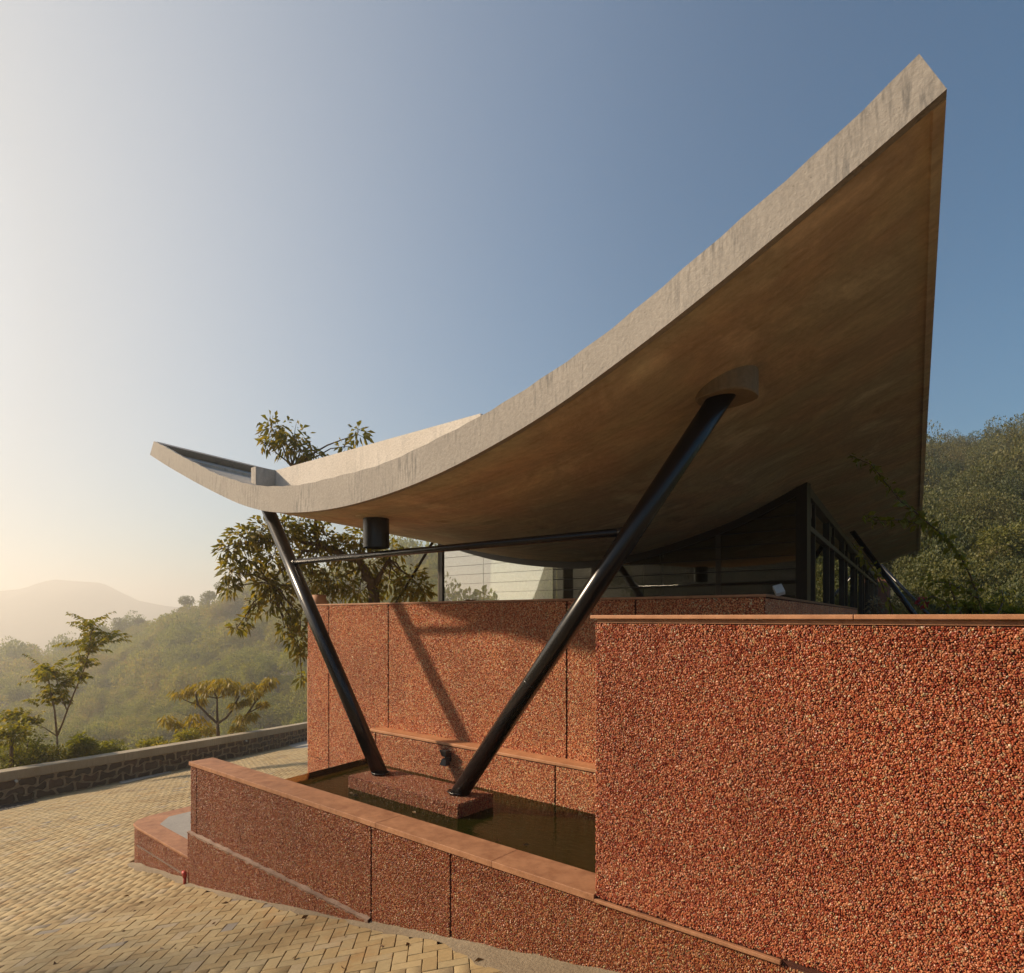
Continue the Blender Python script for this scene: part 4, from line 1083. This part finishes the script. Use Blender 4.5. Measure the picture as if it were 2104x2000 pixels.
# --- broad-leaved tree beside the building
def broad_tree():
    e = empty('broadleaf_tree', (-2.7, 13.2, -6.5), 'broad-leaved tree half hidden by the roof with a spray of leaves showing above it', 'tree')
    cl = [  # u, v, half-width px, half-height px, leaves, depth
        (560, 885, 26, 30, 150, 13), (590, 915, 30, 26, 150, 13), (620, 925, 24, 24, 110, 13), (545, 912, 14, 14, 30, 13), (605, 895, 34, 34, 60, 13), (735, 893, 20, 22, 70, 13), (708, 918, 14, 12, 25, 13), (645, 935, 26, 14, 60, 13),
        (500, 1105, 34, 26, 170, 12.4), (540, 1090, 36, 34, 240, 12.6), (470, 1130, 22, 24, 70, 12.2), (585, 1090, 34, 34, 260, 12.8), (475, 1175, 24, 30, 130, 12.2), (510, 1150, 32, 34, 200, 12.5),
        (470, 1210, 20, 20, 90, 12.2), (560, 1145, 38, 38, 280, 13), (620, 1080, 40, 26, 260, 13.2), (660, 1110, 44, 36, 340, 13.4), (615, 1150, 40, 40, 300, 13.3), (700, 1130, 40, 36, 320, 13.6),
        (545, 1200, 28, 30, 170, 12.6), (580, 1215, 30, 28, 170, 12.8), (640, 1195, 40, 34, 280, 13.3), (690, 1190, 44, 40, 340, 13.5), (740, 1110, 36, 30, 240, 13.8), (760, 1160, 40, 36, 280, 13.8),
        (740, 1215, 44, 26, 260, 13.6), (800, 1190, 34, 34, 200, 13.9), (805, 1130, 30, 22, 130, 14), (850, 1195, 34, 34, 190, 13.4), (870, 1215, 22, 22, 90, 13.3), (660, 1225, 30, 16, 110, 13.3), (835, 1225, 30, 14, 80, 13.5),
        (525, 1245, 22, 24, 90, 12.5), (505, 1275, 14, 20, 45, 12.4), (487, 1290, 14, 12, 34, 12.3), (600, 1250, 16, 36, 110, 12.7), (585, 1290, 18, 26, 80, 12.6), (612, 1318, 20, 26, 120, 12.6), (622, 1345, 14, 16, 50, 12.6),
        (618, 1280, 16, 30, 90, 12.6), (620, 1390, 14, 12, 34, 12.6), (455, 1128, 14, 18, 26, 12.1), (555, 1238, 16, 26, 60, 12.6)]
    Cs, Ds = [], []; mb = MB()
    base = np.array((-2.75, 13.6, -6.5)); fork = ray(768, 1215)*13.6
    mb.tube([base, (base+fork)/2+np.array((.1, 0, 0)), fork], [.19, .15, .12], 10)
    hubs = [ray(745, 1165)*13.6, ray(655, 1120)*13.3, ray(575, 1110)*12.9, ray(800, 1150)*13.7, ray(600, 960)*13.1, ray(560, 1200)*12.8]
    for h0, h1, r0, r1 in ((fork, hubs[0], .11, .085), (hubs[0], hubs[1], .08, .055), (hubs[1], hubs[2], .05, .03), (fork, hubs[3], .06, .035), (hubs[1], hubs[4], .05, .022), (hubs[1], hubs[5], .04, .02)):
        branch(mb, h0, h1, r0, r1, .06, 6, .12)
    for (u, v, hw, hh_, n, Y) in cl:
        c = ray(u, v)*Y; s = Y/1300; C, D = clump_pts(c, (hw*s, max(hw, hh_)*s*.8, hh_*s), int(n*.78), .05)
        h = min(hubs, key=lambda q: np.linalg.norm(q-c)); branch(mb, h, c, .022, .008, .04, 4, .1)
        for _ in range(5):
            j = rng.integers(len(C)); branch(mb, c, C[j], .008, .003, .0, 2, .1)
        Cs.append(C); Ds.append(D*.9+np.array((0, 0, -.35)))
    C = np.concatenate(Cs); D = np.concatenate(Ds)+rng.normal(size=(len(C), 3))*.4; D /= np.linalg.norm(D, axis=1)[:, None]
    Lw = rng.uniform(.10, .20, len(C)); V, F = leaf_mesh(C, D, Lw, Lw*.38, droop=.25)
    fast_mesh('crown', V, F, M_leaf_big, e, np.repeat(rng.uniform(0, .5, len(C)), 4)); mb.build('trunk', M_bark, e, smooth=True)
broad_tree()

def frond(Cs, Ds, Ls, c, d, L, n=9, leaf=.13):
    """pinnate frond: paired leaflets along an arching stalk"""
    d = np.array(d, float); d /= np.linalg.norm(d); side = np.cross(d, (0, 0, 1.)); side /= np.linalg.norm(side)+1e-9
    for i in range(1, n+1):
        t = i/n; p = np.array(c)+d*L*t+np.array((0, 0, -1))*L*.25*t*t
        for s in (-1, 1):
            Cs.append(p); q = d*.55+side*s*.8+np.array((0, 0, -.55)); Ds.append(q/np.linalg.norm(q)); Ls.append(leaf*(1-.35*abs(t-.5)))
def young_tree():
    Y = 17.5
    while ray(119, 1554)[0]*Y > par_x(Y)-.8: Y += .25
    print('young', Y); base = ray(120, 1640)*Y
    e = empty('sapling', tuple(base), 'slender young tree with feathery fronds rising beyond the parapet at the left', 'tree')
    P = lambda u, v, dy=0: ray(u, v)*(Y+dy)
    st = [[(119, 1640), (119, 1554), (117, 1513)], [(117, 1513), (127, 1490), (138, 1460), (156, 1415), (175, 1370), (181, 1345)], [(117, 1513), (112, 1460), (105, 1425), (100, 1400), (92, 1375)],
          [(117, 1513), (90, 1495), (60, 1484), (34, 1478), (16, 1475)], [(138, 1460), (124, 1425), (117, 1400), (112, 1385)], [(181, 1345), (186, 1310), (190, 1285)], [(175, 1370), (163, 1345), (158, 1325)], [(181, 1345), (205, 1325), (225, 1310)], [(138, 1460), (128, 1440), (118, 1405)]]
    mb = MB(); Cs, Ds, Ls = [], [], []
    for k, s in enumerate(st):
        pts = [P(u, v, .15*math.sin(k*2+i)) for i, (u, v) in enumerate(s)]; r0 = .05 if k == 0 else .028 if k < 3 else .016
        mb.tube(pts, np.linspace(r0, r0*.45, len(pts)), 7)
    heads = [(190, 1283, .95), (181, 1300, .8), (225, 1308, .9), (205, 1322, .8), (160, 1322, .9), (183, 1340, .75), (176, 1362, .6), (92, 1375, .9), (100, 1398, .85), (112, 1385, .8), (108, 1420, .7), (120, 1405, .7), (128, 1438, .5), (34, 1478, .6), (50, 1482, .6), (16, 1475, .7), (66, 1484, .5), (95, 1440, .5), (165, 1390, .4)]
    for (u, v, L) in heads:
        c = P(u, v)
        for k in range(9):
            a = rng.uniform(0, 2*math.pi); d = (math.cos(a), math.sin(a)*.8, rng.uniform(-.25, 1.3)); frond(Cs, Ds, Ls, np.array(c)+rng.normal(size=3)*.07, d, L*rng.uniform(.4, .85), 9, .15)
    C = np.array(Cs); D = np.array(Ds)+rng.normal(size=(len(Cs), 3))*.12; D /= np.linalg.norm(D, axis=1)[:, None]; Lw = np.array(Ls)*rng.uniform(.8, 1.2, len(Ls))
    V, F = leaf_mesh(C, D, Lw, Lw*.34, droop=.25)
    fast_mesh('crown', V, F, M_leaf_young, e, np.repeat(rng.uniform(0, .5, len(C)), 4)); mb.build('trunk', M_bark2, e, smooth=True)
young_tree()
def umbrella_tree():
    Y = 23.0
    while ray(448, 1500)[0]*Y > par_x(Y)-1.6: Y += .25
    print('umb', Y)
    P = lambda u, v, dy=0: ray(u, v)*(Y+dy)
    e = empty('flat_topped_tree', tuple(P(448, 1600)), 'small flat-topped tree with curved branches and yellowing leaf tufts beyond the parapet', 'tree')
    st = [[(448, 1600), (448, 1505), (447, 1487)], [(447, 1487), (446, 1460), (446, 1435)], [(447, 1487), (428, 1470), (407, 1448), (401, 1421)], [(447, 1487), (465, 1475), (478, 1458), (492, 1430)], [(446, 1435), (430, 1432), (418, 1423)], [(446, 1435), (462, 1430), (474, 1420)],
          [(446, 1435), (440, 1422), (438, 1412)], [(446, 1435), (454, 1422), (457, 1410)], [(407, 1448), (392, 1444), (378, 1438), (368, 1428)], [(470, 1515), (492, 1488), (510, 1465), (525, 1442), (540, 1424), (556, 1402)], [(525, 1442), (516, 1428), (512, 1415)], [(470, 1515), (470, 1560), (460, 1600)], [(395, 1500), (372, 1495), (352, 1482), (342, 1478)], [(395, 1500), (405, 1530), (415, 1600)], [(510, 1465), (530, 1455), (540, 1450)]]
    mb = MB()
    for k, s in enumerate(st):
        pts = [P(u, v, .3*math.sin(k*1.7)*(i > 0)) for i, (u, v) in enumerate(s)]; r0 = .085 if k == 0 else .05 if k < 4 or k == 9 else .026
        mb.tube(pts, np.linspace(r0, r0*.6, len(pts)), 7)
    tufts = [(400, 1414, 16), (418, 1408, 16), (438, 1404, 16), (457, 1402, 16), (474, 1408, 15), (492, 1418, 14), (388, 1420, 12), (366, 1424, 13), (556, 1398, 14), (545, 1408, 12), (512, 1410, 13), (525, 1425, 12), (540, 1445, 9), (412, 1440, 10), (485, 1448, 10), (342, 1478, 13), (360, 1488, 12), (398, 1475, 14), (415, 1490, 16), (385, 1500, 16), (430, 1500, 12), (500, 1475, 15), (515, 1470, 12), (490, 1495, 14), (505, 1440, 8), (430, 1418, 14), (465, 1415, 12), (448, 1410, 14)]
    Cs, Ds = [], []
    for (u, v, r) in tufts:
        c = P(u, v, rng.uniform(-.4, .4)); s = Y/1300; C, D = clump_pts(c, (r*s*1.0, r*s*1.6, r*s*.75), 110, .0); Cs.append(C); Ds.append(D*np.array((1, 1, .3))+np.array((0, 0, -.75)))
    C = np.concatenate(Cs); D = np.concatenate(Ds); D /= np.linalg.norm(D, axis=1)[:, None]; Lw = rng.uniform(.12, .26, len(C)); V, F = leaf_mesh(C, D, Lw, Lw*.25)
    fast_mesh('crown', V, F, M_leaf_yellow, e, np.repeat(rng.uniform(0, .5, len(C)), 4)); mb.build('trunk', M_bark, e, smooth=True)
umbrella_tree()
def bush(u, v, Y, hw, hh, label, m=M_leaf_bush, n=1500, leaf=(.05, .12), base_dz=-1.2, group='bushes beyond the parapet', clumps=9, name='bush', asp=.4):
    if u < 640:
        while (ray(u, v)*Y)[0] + hw*Y/1300 > par_x(Y) - .55 and Y < 60: Y += .25
    c = ray(u, v)*Y; s = Y/1300; e = empty(name, (c[0], c[1], c[2]+base_dz), label, 'bush' if name == 'bush' else 'tree', group)
    Cs, Ds = [], []; mb = MB(); mb.tube([(c[0], c[1], c[2]+base_dz), (c[0]+.03, c[1], c[2]-hh*s*.4)], [.06*max(1, hw*s*.5), .04*max(1, hw*s*.5)], 7)
    for k in range(clumps):
        a = rng.normal(size=3); a /= np.linalg.norm(a); f = rng.uniform(.35, .75)
        cc = c+a*np.array((hw*s, hw*s, hh*s))*f; r = rng.uniform(.28, .5)
        C, D = clump_pts(cc, (hw*s*r, hw*s*r, hh*s*r), n//clumps, .1); Cs.append(C); Ds.append(D+np.array((0, 0, .1)))
        branch(mb, (c[0]+.03, c[1], c[2]-hh*s*.4), cc, .03*max(1, hw*s*.4), .008, .05, 3, .1)
    C = np.concatenate(Cs); D = np.concatenate(Ds)+rng.normal(size=(len(C), 3))*.3; D /= np.linalg.norm(D, axis=1)[:, None]
    Lw = rng.uniform(*leaf, len(C)); V, F = leaf_mesh(C, D, Lw, Lw*asp)
    fast_mesh('foliage' if name == 'bush' else 'crown', V, F, m, e, np.repeat(np.concatenate([np.full(len(x), rng.uniform(0, .5)) for x in Cs]), 4)); mb.build('stem' if name == 'bush' else 'trunk', M_bark, e, smooth=True)
    return e
bush(38, 1560, 15.5, 62, 70, 'dense bright green bush beyond the parapet at the far left', n=5200, clumps=22)
bush(85, 1575, 16.0, 55, 40, 'loose yellow-green bush filling in before the trunk of the young tree', M_leaf_young, 2600, (.06, .13), clumps=20)
bush(205, 1548, 18.5, 40, 26, 'bushy green growth right of the young tree', M_leaf_bush, 2200, (.06, .13), clumps=18)
bush(22, 1505, 16.5, 40, 22, 'thin yellowing sprays standing over the bush at the far left', M_leaf_young, 700, (.07, .16))
bush(165, 1540, 17.5, 30, 36, 'dark glossy bush right beside the trunk of the young tree', n=1700, leaf=(.08, .16), clumps=14)
bush(235, 1545, 19, 46, 24, 'low bright bush beyond the parapet between the two small trees', n=2400, clumps=16)
bush(325, 1530, 21, 40, 16, 'low yellow-green bush on the near side of the flat-topped tree', M_leaf_young, 1600, (.06, .14), clumps=14)
bush(395, 1512, 23.5, 42, 16, 'straggling low growth under the flat-topped tree', M_leaf_young, 1500, (.06, .14), clumps=14)
bush(285, 1552, 18, 26, 14, 'small leafy clump just over the middle of the parapet', n=900, clumps=9)

# right side: shrubs in the bed behind the tall wall and trees below the hill
bush(2050, 1155, 27, 80, 75, 'large sunlit tree at the right edge in front of the hill', M_tree, 9000, (.10, .2), -6, 'trees at the foot of the hill', 26, 'leafy_tree')
bush(1905, 1135, 36, 52, 34, 'dark rounded tree just right of the end of the roof', M_leaf_big, 5000, (.10, .22), -6, 'trees at the foot of the hill', 16, 'leafy_tree')
bush(1955, 1215, 24, 66, 42, 'sunlit tree behind the two thin struts', M_tree, 6000, (.08, .17), -5, 'trees at the foot of the hill', 20, 'leafy_tree')
bush(1872, 1222, 31, 60, 44, 'yellow-green tree between the brown pillar and the struts', M_tree, 5000, (.09, .18), -5, 'trees at the foot of the hill', 18, 'leafy_tree')
bush(2080, 1240, 19, 60, 30, 'broad green shrub behind the tall wall at the right edge', M_leaf_bush, 3000, (.06, .13), -2.4, 'shrubs behind the tall wall', 14)
bush(1985, 1256, 6.2, 45, 15, 'low dark green shrub showing over the coping of the tall wall', M_leaf_bush, 900, (.04, .09), -1.6, 'shrubs behind the tall wall', 12)
bush(2062, 1260, 6.0, 50, 12, 'low spreading leaves over the coping near the right edge', M_leaf_bush, 700, (.04, .09), -1.6, 'shrubs behind the tall wall', 12)
def big_tree(x, y, zbase, zc, r, h, label, n, leaf=(.14, .3), m=M_leaf_big, clumps=30):
    e = empty('roadside_tree', (x, y, zbase), label, 'tree'); mb = MB(); mb.tube([(x, y, zbase), (x+.2, y+.1, zc-h*.4), (x, y, zc)], [.28, .2, .1], 8); Cs, Ds = [], []
    for k in range(clumps):
        a = rng.normal(size=3); a /= np.linalg.norm(a); f = rng.uniform(.3, .8); cc = np.array((x, y, zc))+a*np.array((r, r, h))*f; q = rng.uniform(.2, .36)
        C, D = clump_pts(cc, (r*q, r*q, h*q), n//clumps, .1); Cs.append(C); Ds.append(D); branch(mb, (x, y, zc-h*.3), cc, .07, .015, .05, 3, .1)
    C = np.concatenate(Cs); D = np.concatenate(Ds)+rng.normal(size=(len(C), 3))*.4; D /= np.linalg.norm(D, axis=1)[:, None]; Lw = rng.uniform(*leaf, len(C)); V, F = leaf_mesh(C, D, Lw, Lw*.45)
    fast_mesh('crown', V, F, m, e, np.repeat(rng.uniform(0, .4, len(C)), 4)); mb.build('trunk', M_bark, e, smooth=True)
big_tree(-14.5, 5.6, -6, 3.9, 2.8, 2.0, 'light-crowned tree at the left whose shade falls on the low wall', 900, (.10, .2), M_leaf_young, 22)  # unseen tree, added to throw soft shade on the low wall
def vine():
    Y = 5.4; P = lambda u, v, dy=0: ray(u, v)*(Y+dy)
    e = empty('flowering_climber', tuple(P(2020, 1400)), 'arching thorny climber with sparse leaves and one pink bloom over the wall', 'climber')
    st = [[(2030, 1420), (2020, 1262), (2008, 1222), (1992, 1180), (1972, 1142), (1945, 1106), (1908, 1076), (1880, 1052), (1850, 1030), (1818, 990), (1790, 955), (1745, 935)],
          [(2010, 1230), (1985, 1215), (1955, 1200), (1925, 1196), (1900, 1190)], [(1985, 1400), (1960, 1262), (1940, 1235), (1915, 1225), (1893, 1236)], [(1908, 1076), (1880, 1075), (1850, 1068), (1800, 1070), (1775, 1058)],
          [(1985, 1400), (1975, 1262), (1955, 1215), (1948, 1190)], [(2040, 1400), (2050, 1262), (2062, 1235), (2058, 1212)], [(1850, 1350), (1830, 1240), (1800, 1175), (1770, 1140), (1750, 1115)]]
    mb = MB(); Cs, Ds, Ls = [], [], []
    for k, s in enumerate(st):
        pts = [P(u, v, .25*math.sin(i*.7+k)) for i, (u, v) in enumerate(s)]; mb.tube(pts, np.linspace(.010, .003, len(pts)), 5)
        pa = np.array(pts)
        for i in range(len(pa)-1):
            L = np.linalg.norm(pa[i+1]-pa[i]); 
            for t in np.arange(0, 1, .024/max(L, .01)):
                p = pa[i]+(pa[i+1]-pa[i])*t
                if rng.random() < (.75): 
                    for _ in range(2): Cs.append(p+rng.normal(size=3)*.012); d = rng.normal(size=3)+np.array((0, 0, -.4)); Ds.append(d/np.linalg.norm(d)); Ls.append(rng.uniform(.03, .085))
    C = np.array(Cs); D = np.array(Ds); Lw = np.array(Ls); V, F = leaf_mesh(C, D, Lw, Lw*.6)
    fast_mesh('foliage', V, F, M_leaf_bush, e, np.repeat(rng.uniform(0, .5, len(C)), 4)); mb.build('stem', M_bark, e, smooth=True)
    c = P(1895, 1237); C, D = clump_pts(c, (.03, .03, .035), 40, 0); V, F = leaf_mesh(C, D, np.full(40, .035), np.full(40, .025))
    fast_mesh('bloom', V, F, m_leaf('pink_petals', [(.35, .03, .06), (.5, .05, .09)], .3), e, np.zeros(160))
vine()
def white_sprig():
    c = ray(1800, 1246)*7.2; e = empty('pale_leaved_plant', (c[0], c[1], c[2]-.5), 'small pale-leaved sprig at the foot of the glazed side', 'plant')
    mb = MB(); C, D = clump_pts(c, (.10, .08, .11), 150, 0); 
    for k in range(8): branch(mb, (c[0], c[1], c[2]-.5), C[k], .006, .002, 0, 3, .05)
    V, F = leaf_mesh(C, D, rng.uniform(.025, .05, 150), rng.uniform(.015, .03, 150)); fast_mesh('foliage', V, F, m_leaf('pale_leaf', [(.22, .20, .13), (.32, .29, .2)], .2), e, np.zeros(600)); mb.build('stem', M_bark, e)
white_sprig()

# ---- woodland on the slopes: each mass is one object whose own mesh holds four crowns and the points they stand on
def crown_proto(seed, lobes, per, ls=1.0):
    C, D = [], []
    for k in range(lobes):
        a = rng.normal(size=3); a /= np.linalg.norm(a); a[2] = abs(a[2])*1.1-.25
        f = rng.uniform(.35, .72); cc = np.array((0, 0, .55))+a*np.array((f, f, f*.62)); rr_ = rng.uniform(.22, .40)
        c_, d_ = clump_pts(cc, (rr_, rr_, rr_*.75), per, .5); C.append(c_); D.append(d_)
    C = np.concatenate(C); D = np.concatenate(D)*.8+rng.normal(size=(len(C), 3))*.5; D /= np.linalg.norm(D, axis=1)[:, None]
    Lw = rng.uniform(.035, .085, len(C))*ls; return leaf_mesh(C, D, Lw, Lw*.7, fold=.15, droop=.1)
def wood_group():
    g = bpy.data.node_groups.new('woodland', 'GeometryNodeTree')
    g.interface.new_socket('Geometry', in_out='INPUT', socket_type='NodeSocketGeometry'); g.interface.new_socket('Geometry', in_out='OUTPUT', socket_type='NodeSocketGeometry')
    n = g.nodes; L = g.links.new; gi = n.new('NodeGroupInput'); go = n.new('NodeGroupOutput')
    def attr(nm, t):
        a = n.new('GeometryNodeInputNamedAttribute'); a.data_type = t; a.inputs['Name'].default_value = nm; return a.outputs[0]
    kind = attr('piece', 'INT'); sc = attr('size', 'FLOAT_VECTOR'); join = n.new('GeometryNodeJoinGeometry')
    def pick(val):
        c = n.new('FunctionNodeCompare'); c.data_type = 'INT'; c.operation = 'EQUAL'; L(kind, c.inputs[2]); c.inputs[3].default_value = val
        s_ = n.new('GeometryNodeSeparateGeometry'); s_.domain = 'POINT'; L(gi.outputs[0], s_.inputs[0]); L(c.outputs[0], s_.inputs[1]); return s_.outputs[0]
    for k in range(4):
        ins = n.new('GeometryNodeInstanceOnPoints'); rv = n.new('FunctionNodeRandomValue'); rv.data_type = 'FLOAT_VECTOR'
        rv.inputs[0].default_value = (-.12, -.12, 0); rv.inputs[1].default_value = (.12, .12, 6.28)
        L(pick(10+k), ins.inputs['Points']); L(pick(k), ins.inputs['Instance']); L(rv.outputs[0], ins.inputs['Rotation']); L(sc, ins.inputs['Scale']); L(ins.outputs[0], join.inputs[0])
    L(join.outputs[0], go.inputs[0]); return g
WG = wood_group()
def crowns(pts, name, m, ls=1.0, per=150):
    Vs, Fs, K, off = [], [], [], 0
    for k in range(4):
        V, F = crown_proto(k, 18, per, ls); Vs.append(V); Fs.append(F+off); K += [k]*len(V); off += len(V)
    P = np.array([q[:3] for q in pts]); Sz = np.array([(q[3], q[3], q[4]) for q in pts]); Vs.append(P); K += list(10+rng.integers(0, 4, len(P)))
    o = fast_mesh(name, np.concatenate(Vs), np.concatenate(Fs), m)
    a = o.data.attributes.new('piece', 'INT', 'POINT'); a.data.foreach_set('value', np.array(K, np.int32))
    a = o.data.attributes.new('size', 'FLOAT_VECTOR', 'POINT'); S_ = np.ones((len(K), 3), np.float32); S_[off:] = Sz; a.data.foreach_set('vector', S_.ravel())
    md = o.modifiers.new('scatter', 'NODES'); md.node_group = WG; o['kind'] = 'stuff'; return o
def scatter(th0, th1, d0, d1, sp):
    out = []; d = d0
    while d < d1:
        s = sp(d); n = max(1, int((th1-th0)*d/s))
        for k in range(n):
            th = th0+(th1-th0)*(k+rng.uniform(0, 1))/n; dd = d+rng.uniform(-.5, .5)*s; out.append((dd*math.sin(th), dd*math.cos(th), dd, s))
        d += s*.75
    return out
def wood(th0, th1, d0, d1, sp, name, m, lo_=.6, hi_=1.15, ls=1.0, per=150, ok=None):
    pts = []
    for (x, y, d, s) in scatter(th0, th1, d0, d1, sp):
        rc = np.interp(math.atan2(x, y), TH, RC)
        if d > rc+4: continue
        if ok: 
            if not ok(x, y): continue
        elif -2 < x < 14 and 0 < y < 30: continue
        if y < 46 and y > 0 and x < 0 and x > par_x(y)-5: continue
        r = s*rng.uniform(lo_, hi_)*(1.65 if rng.random() < .10 else 1); pts.append((x, y, float(tz(x, y))-.4*r, r, r*rng.uniform(1.1, 1.9)))
    crowns(pts, name, m, ls, per)
wood(R(-46), R(-4), 60, 312, lambda d: 1.8+d*.0155, 'hillside_woodland', M_wood, .45, 1.1)
wood(R(22), R(52), 36, 134, lambda d: 2.2+d*.022, 'hill_woodland', M_wood2, .40, .88, .55, 420)
wood(R(24), R(46), 9, 40, lambda d: .55+d*.022, 'undergrowth', M_wood2, .6, 1.1, .9, 150, lambda x, y: x > 3.55+.629*(y-7.75)+1.3 and .6385*x+.7697*y > 4.2)
wood(R(56), R(110), 42, 124, lambda d: 2.5+d*.02, 'outer_woodland', M_wood)
wood(R(-142), R(-96), 30, 78, lambda d: 3.0, 'roadside_woodland', M_wood2)  # unseen wood on the rear hillock, added so the glass mirrors something dark
wood(R(-96), R(-46), 45, 260, lambda d: 5+d*.03, 'valley_woodland', M_wood)
wood(R(-4), R(22), 60, 230, lambda d: 4+d*.03, 'back_woodland', M_wood)

# ---- trees that stand out on the ridges
def ridge_tree(u, vtop, wpx, hpx, label, group, flat=False):
    th = math.atan2((u-1052)/1300, 1); rc = np.interp(th, TH, RC)-2; x, y = rc*math.sin(th), rc*math.cos(th); z = float(tz(x, y)); s = y/1300
    zt = (1268-vtop)/1300*y; h = max(zt-z, hpx*s); r = wpx*s/2
    e = empty('ridge_tree', (x, y, z-.3), label, 'tree', group); mb = MB(); mb.tube([(x, y, z-.5), (x+.1*r, y, z+h*.5), (x, y, z+h*.8)], [.28, .2, .08], 6)
    Cs = []; Ds = []
    for k in range(9):
        a = rng.uniform(0, 6.28); rr_ = rng.uniform(.1, .68); zz_ = rng.uniform(.45, .9) if not flat else rng.uniform(.78, .92)
        cc = np.array((x+math.cos(a)*r*rr_, y+math.sin(a)*r*rr_, z+h*zz_)); c_, d_ = clump_pts(cc, (r*.36, r*.36, h*(.13 if not flat else .07)), 170, .2); Cs.append(c_); Ds.append(d_)
        branch(mb, (x, y, z+h*.4), cc, .12, .03, 0, 3, .05)
    C = np.concatenate(Cs); D = np.concatenate(Ds)+rng.normal(size=(len(C), 3))*.4; D /= np.linalg.norm(D, axis=1)[:, None]; Lw = rng.uniform(.5, 1.1, len(C))*(3.6*s); V, F = leaf_mesh(C, D, Lw, Lw*.7)
    fast_mesh('crown', V, F, M_ridge, e, np.full(len(V), rng.uniform(0, .4))); mb.build('trunk', M_bark, e, smooth=True)
for a in ((10, 1343, 18, 16, 'small ridge tree at the extreme left edge of the picture'), (48, 1348, 16, 12, 'small ridge tree second from the left edge'), (82, 1352, 14, 10, 'tiny ridge tree left of the young tree'),
          (142, 1322, 40, 30, 'rounded ridge tree behind the top of the young tree'), (206, 1275, 34, 34, 'ridge tree right behind the feathery top of the young tree'), (250, 1270, 46, 30, 'broad ridge tree left of the flat-crowned one'), (286, 1271, 34, 34, 'flat-crowned ridge tree standing clear against the haze', True),
          (347, 1262, 24, 28, 'thin bare-looking ridge tree left of the two tallest'), (380, 1234, 46, 60, 'tall ridge tree with a rounded head, left of a pair'), (428, 1226, 50, 62, 'tall pointed ridge tree, right of a pair'), (473, 1219, 60, 60, 'wide greyish ridge tree nearest the hanging leaves'), (520, 1226, 50, 50, 'ridge tree partly behind the hanging leaves')):
    ridge_tree(*a[:5], 'trees on the left ridge', len(a) > 5)
for a in ((1930, 928, 62, 60, 'ridge tree on the right hill closest to the roof edge'), (2026, 916, 66, 66, 'highest ridge tree in the middle of the right hill'), (1978, 945, 46, 40, 'lower ridge tree between two taller ones on the right hill'), (2095, 918, 60, 60, 'ridge tree on the right hill at the picture edge')):
    ridge_tree(*a[:5], 'trees on the right ridge')

# a few dry leaves blown on to the paving and the pool
Cs = []; Ds = []
for k in range(46):
    if k < 36:
        S_ = rng.uniform(1.8, 7.5); P_ = 3.02-abs(rng.normal())*.9; x, y, _ = W(S_, P_, 0); z = gz(x, y)+.008
    else: x, y, z = W(rng.uniform(2.2, 5.6), rng.uniform(3.42, 3.8), -1.714)
    a = rng.uniform(0, 6.28); Cs.append((x, y, z)); Ds.append((math.cos(a), math.sin(a), .1))
C = np.array(Cs); D = np.array(Ds); Lw = rng.uniform(.03, .07, len(C)); V, F = leaf_mesh(C, D, Lw, Lw*.5, droop=0)
V[:, 2] = np.maximum(V[:, 2], np.repeat(C[:, 2], 4)-.003)
o = fast_mesh('fallen_leaves', V, F, m_leaf('dry_leaf', [(.10, .05, .02), (.16, .09, .03), (.08, .06, .02)], .1), None, np.zeros(len(V))); o['kind'] = 'stuff'

# ================================================================ AIR
mb = MB(); mb.box((0, 650, 0), (1900, 0, 0), (0, 900, 0), (0, 0, 1)); 
hz = MB(); X0, X1, Y0, Y1, Z0, Z1 = -2300, 2300, -2300, 2300, -64, 88
hz.prism([(X0, Y0, Z0), (X1, Y0, Z0), (X1, Y1, Z0), (X0, Y1, Z0)], [(X0, Y0, Z1), (X1, Y0, Z1), (X1, Y1, Z1), (X0, Y1, Z1)])
m, nt, p = mat('haze_air'); nt.nodes.remove(p); pv = N(nt, 'ShaderNodeVolumePrincipled')
pv.inputs['Color'].default_value = (.98, .94, .88, 1); pv.inputs['Density'].default_value = .0013; pv.inputs['Anisotropy'].default_value = .5
nt.links.new(pv.outputs[0], nt.nodes['Material Output'].inputs['Volume'])
o = hz.build('haze', m); tag(o, kind='stuff'); o.display_type = 'WIRE'
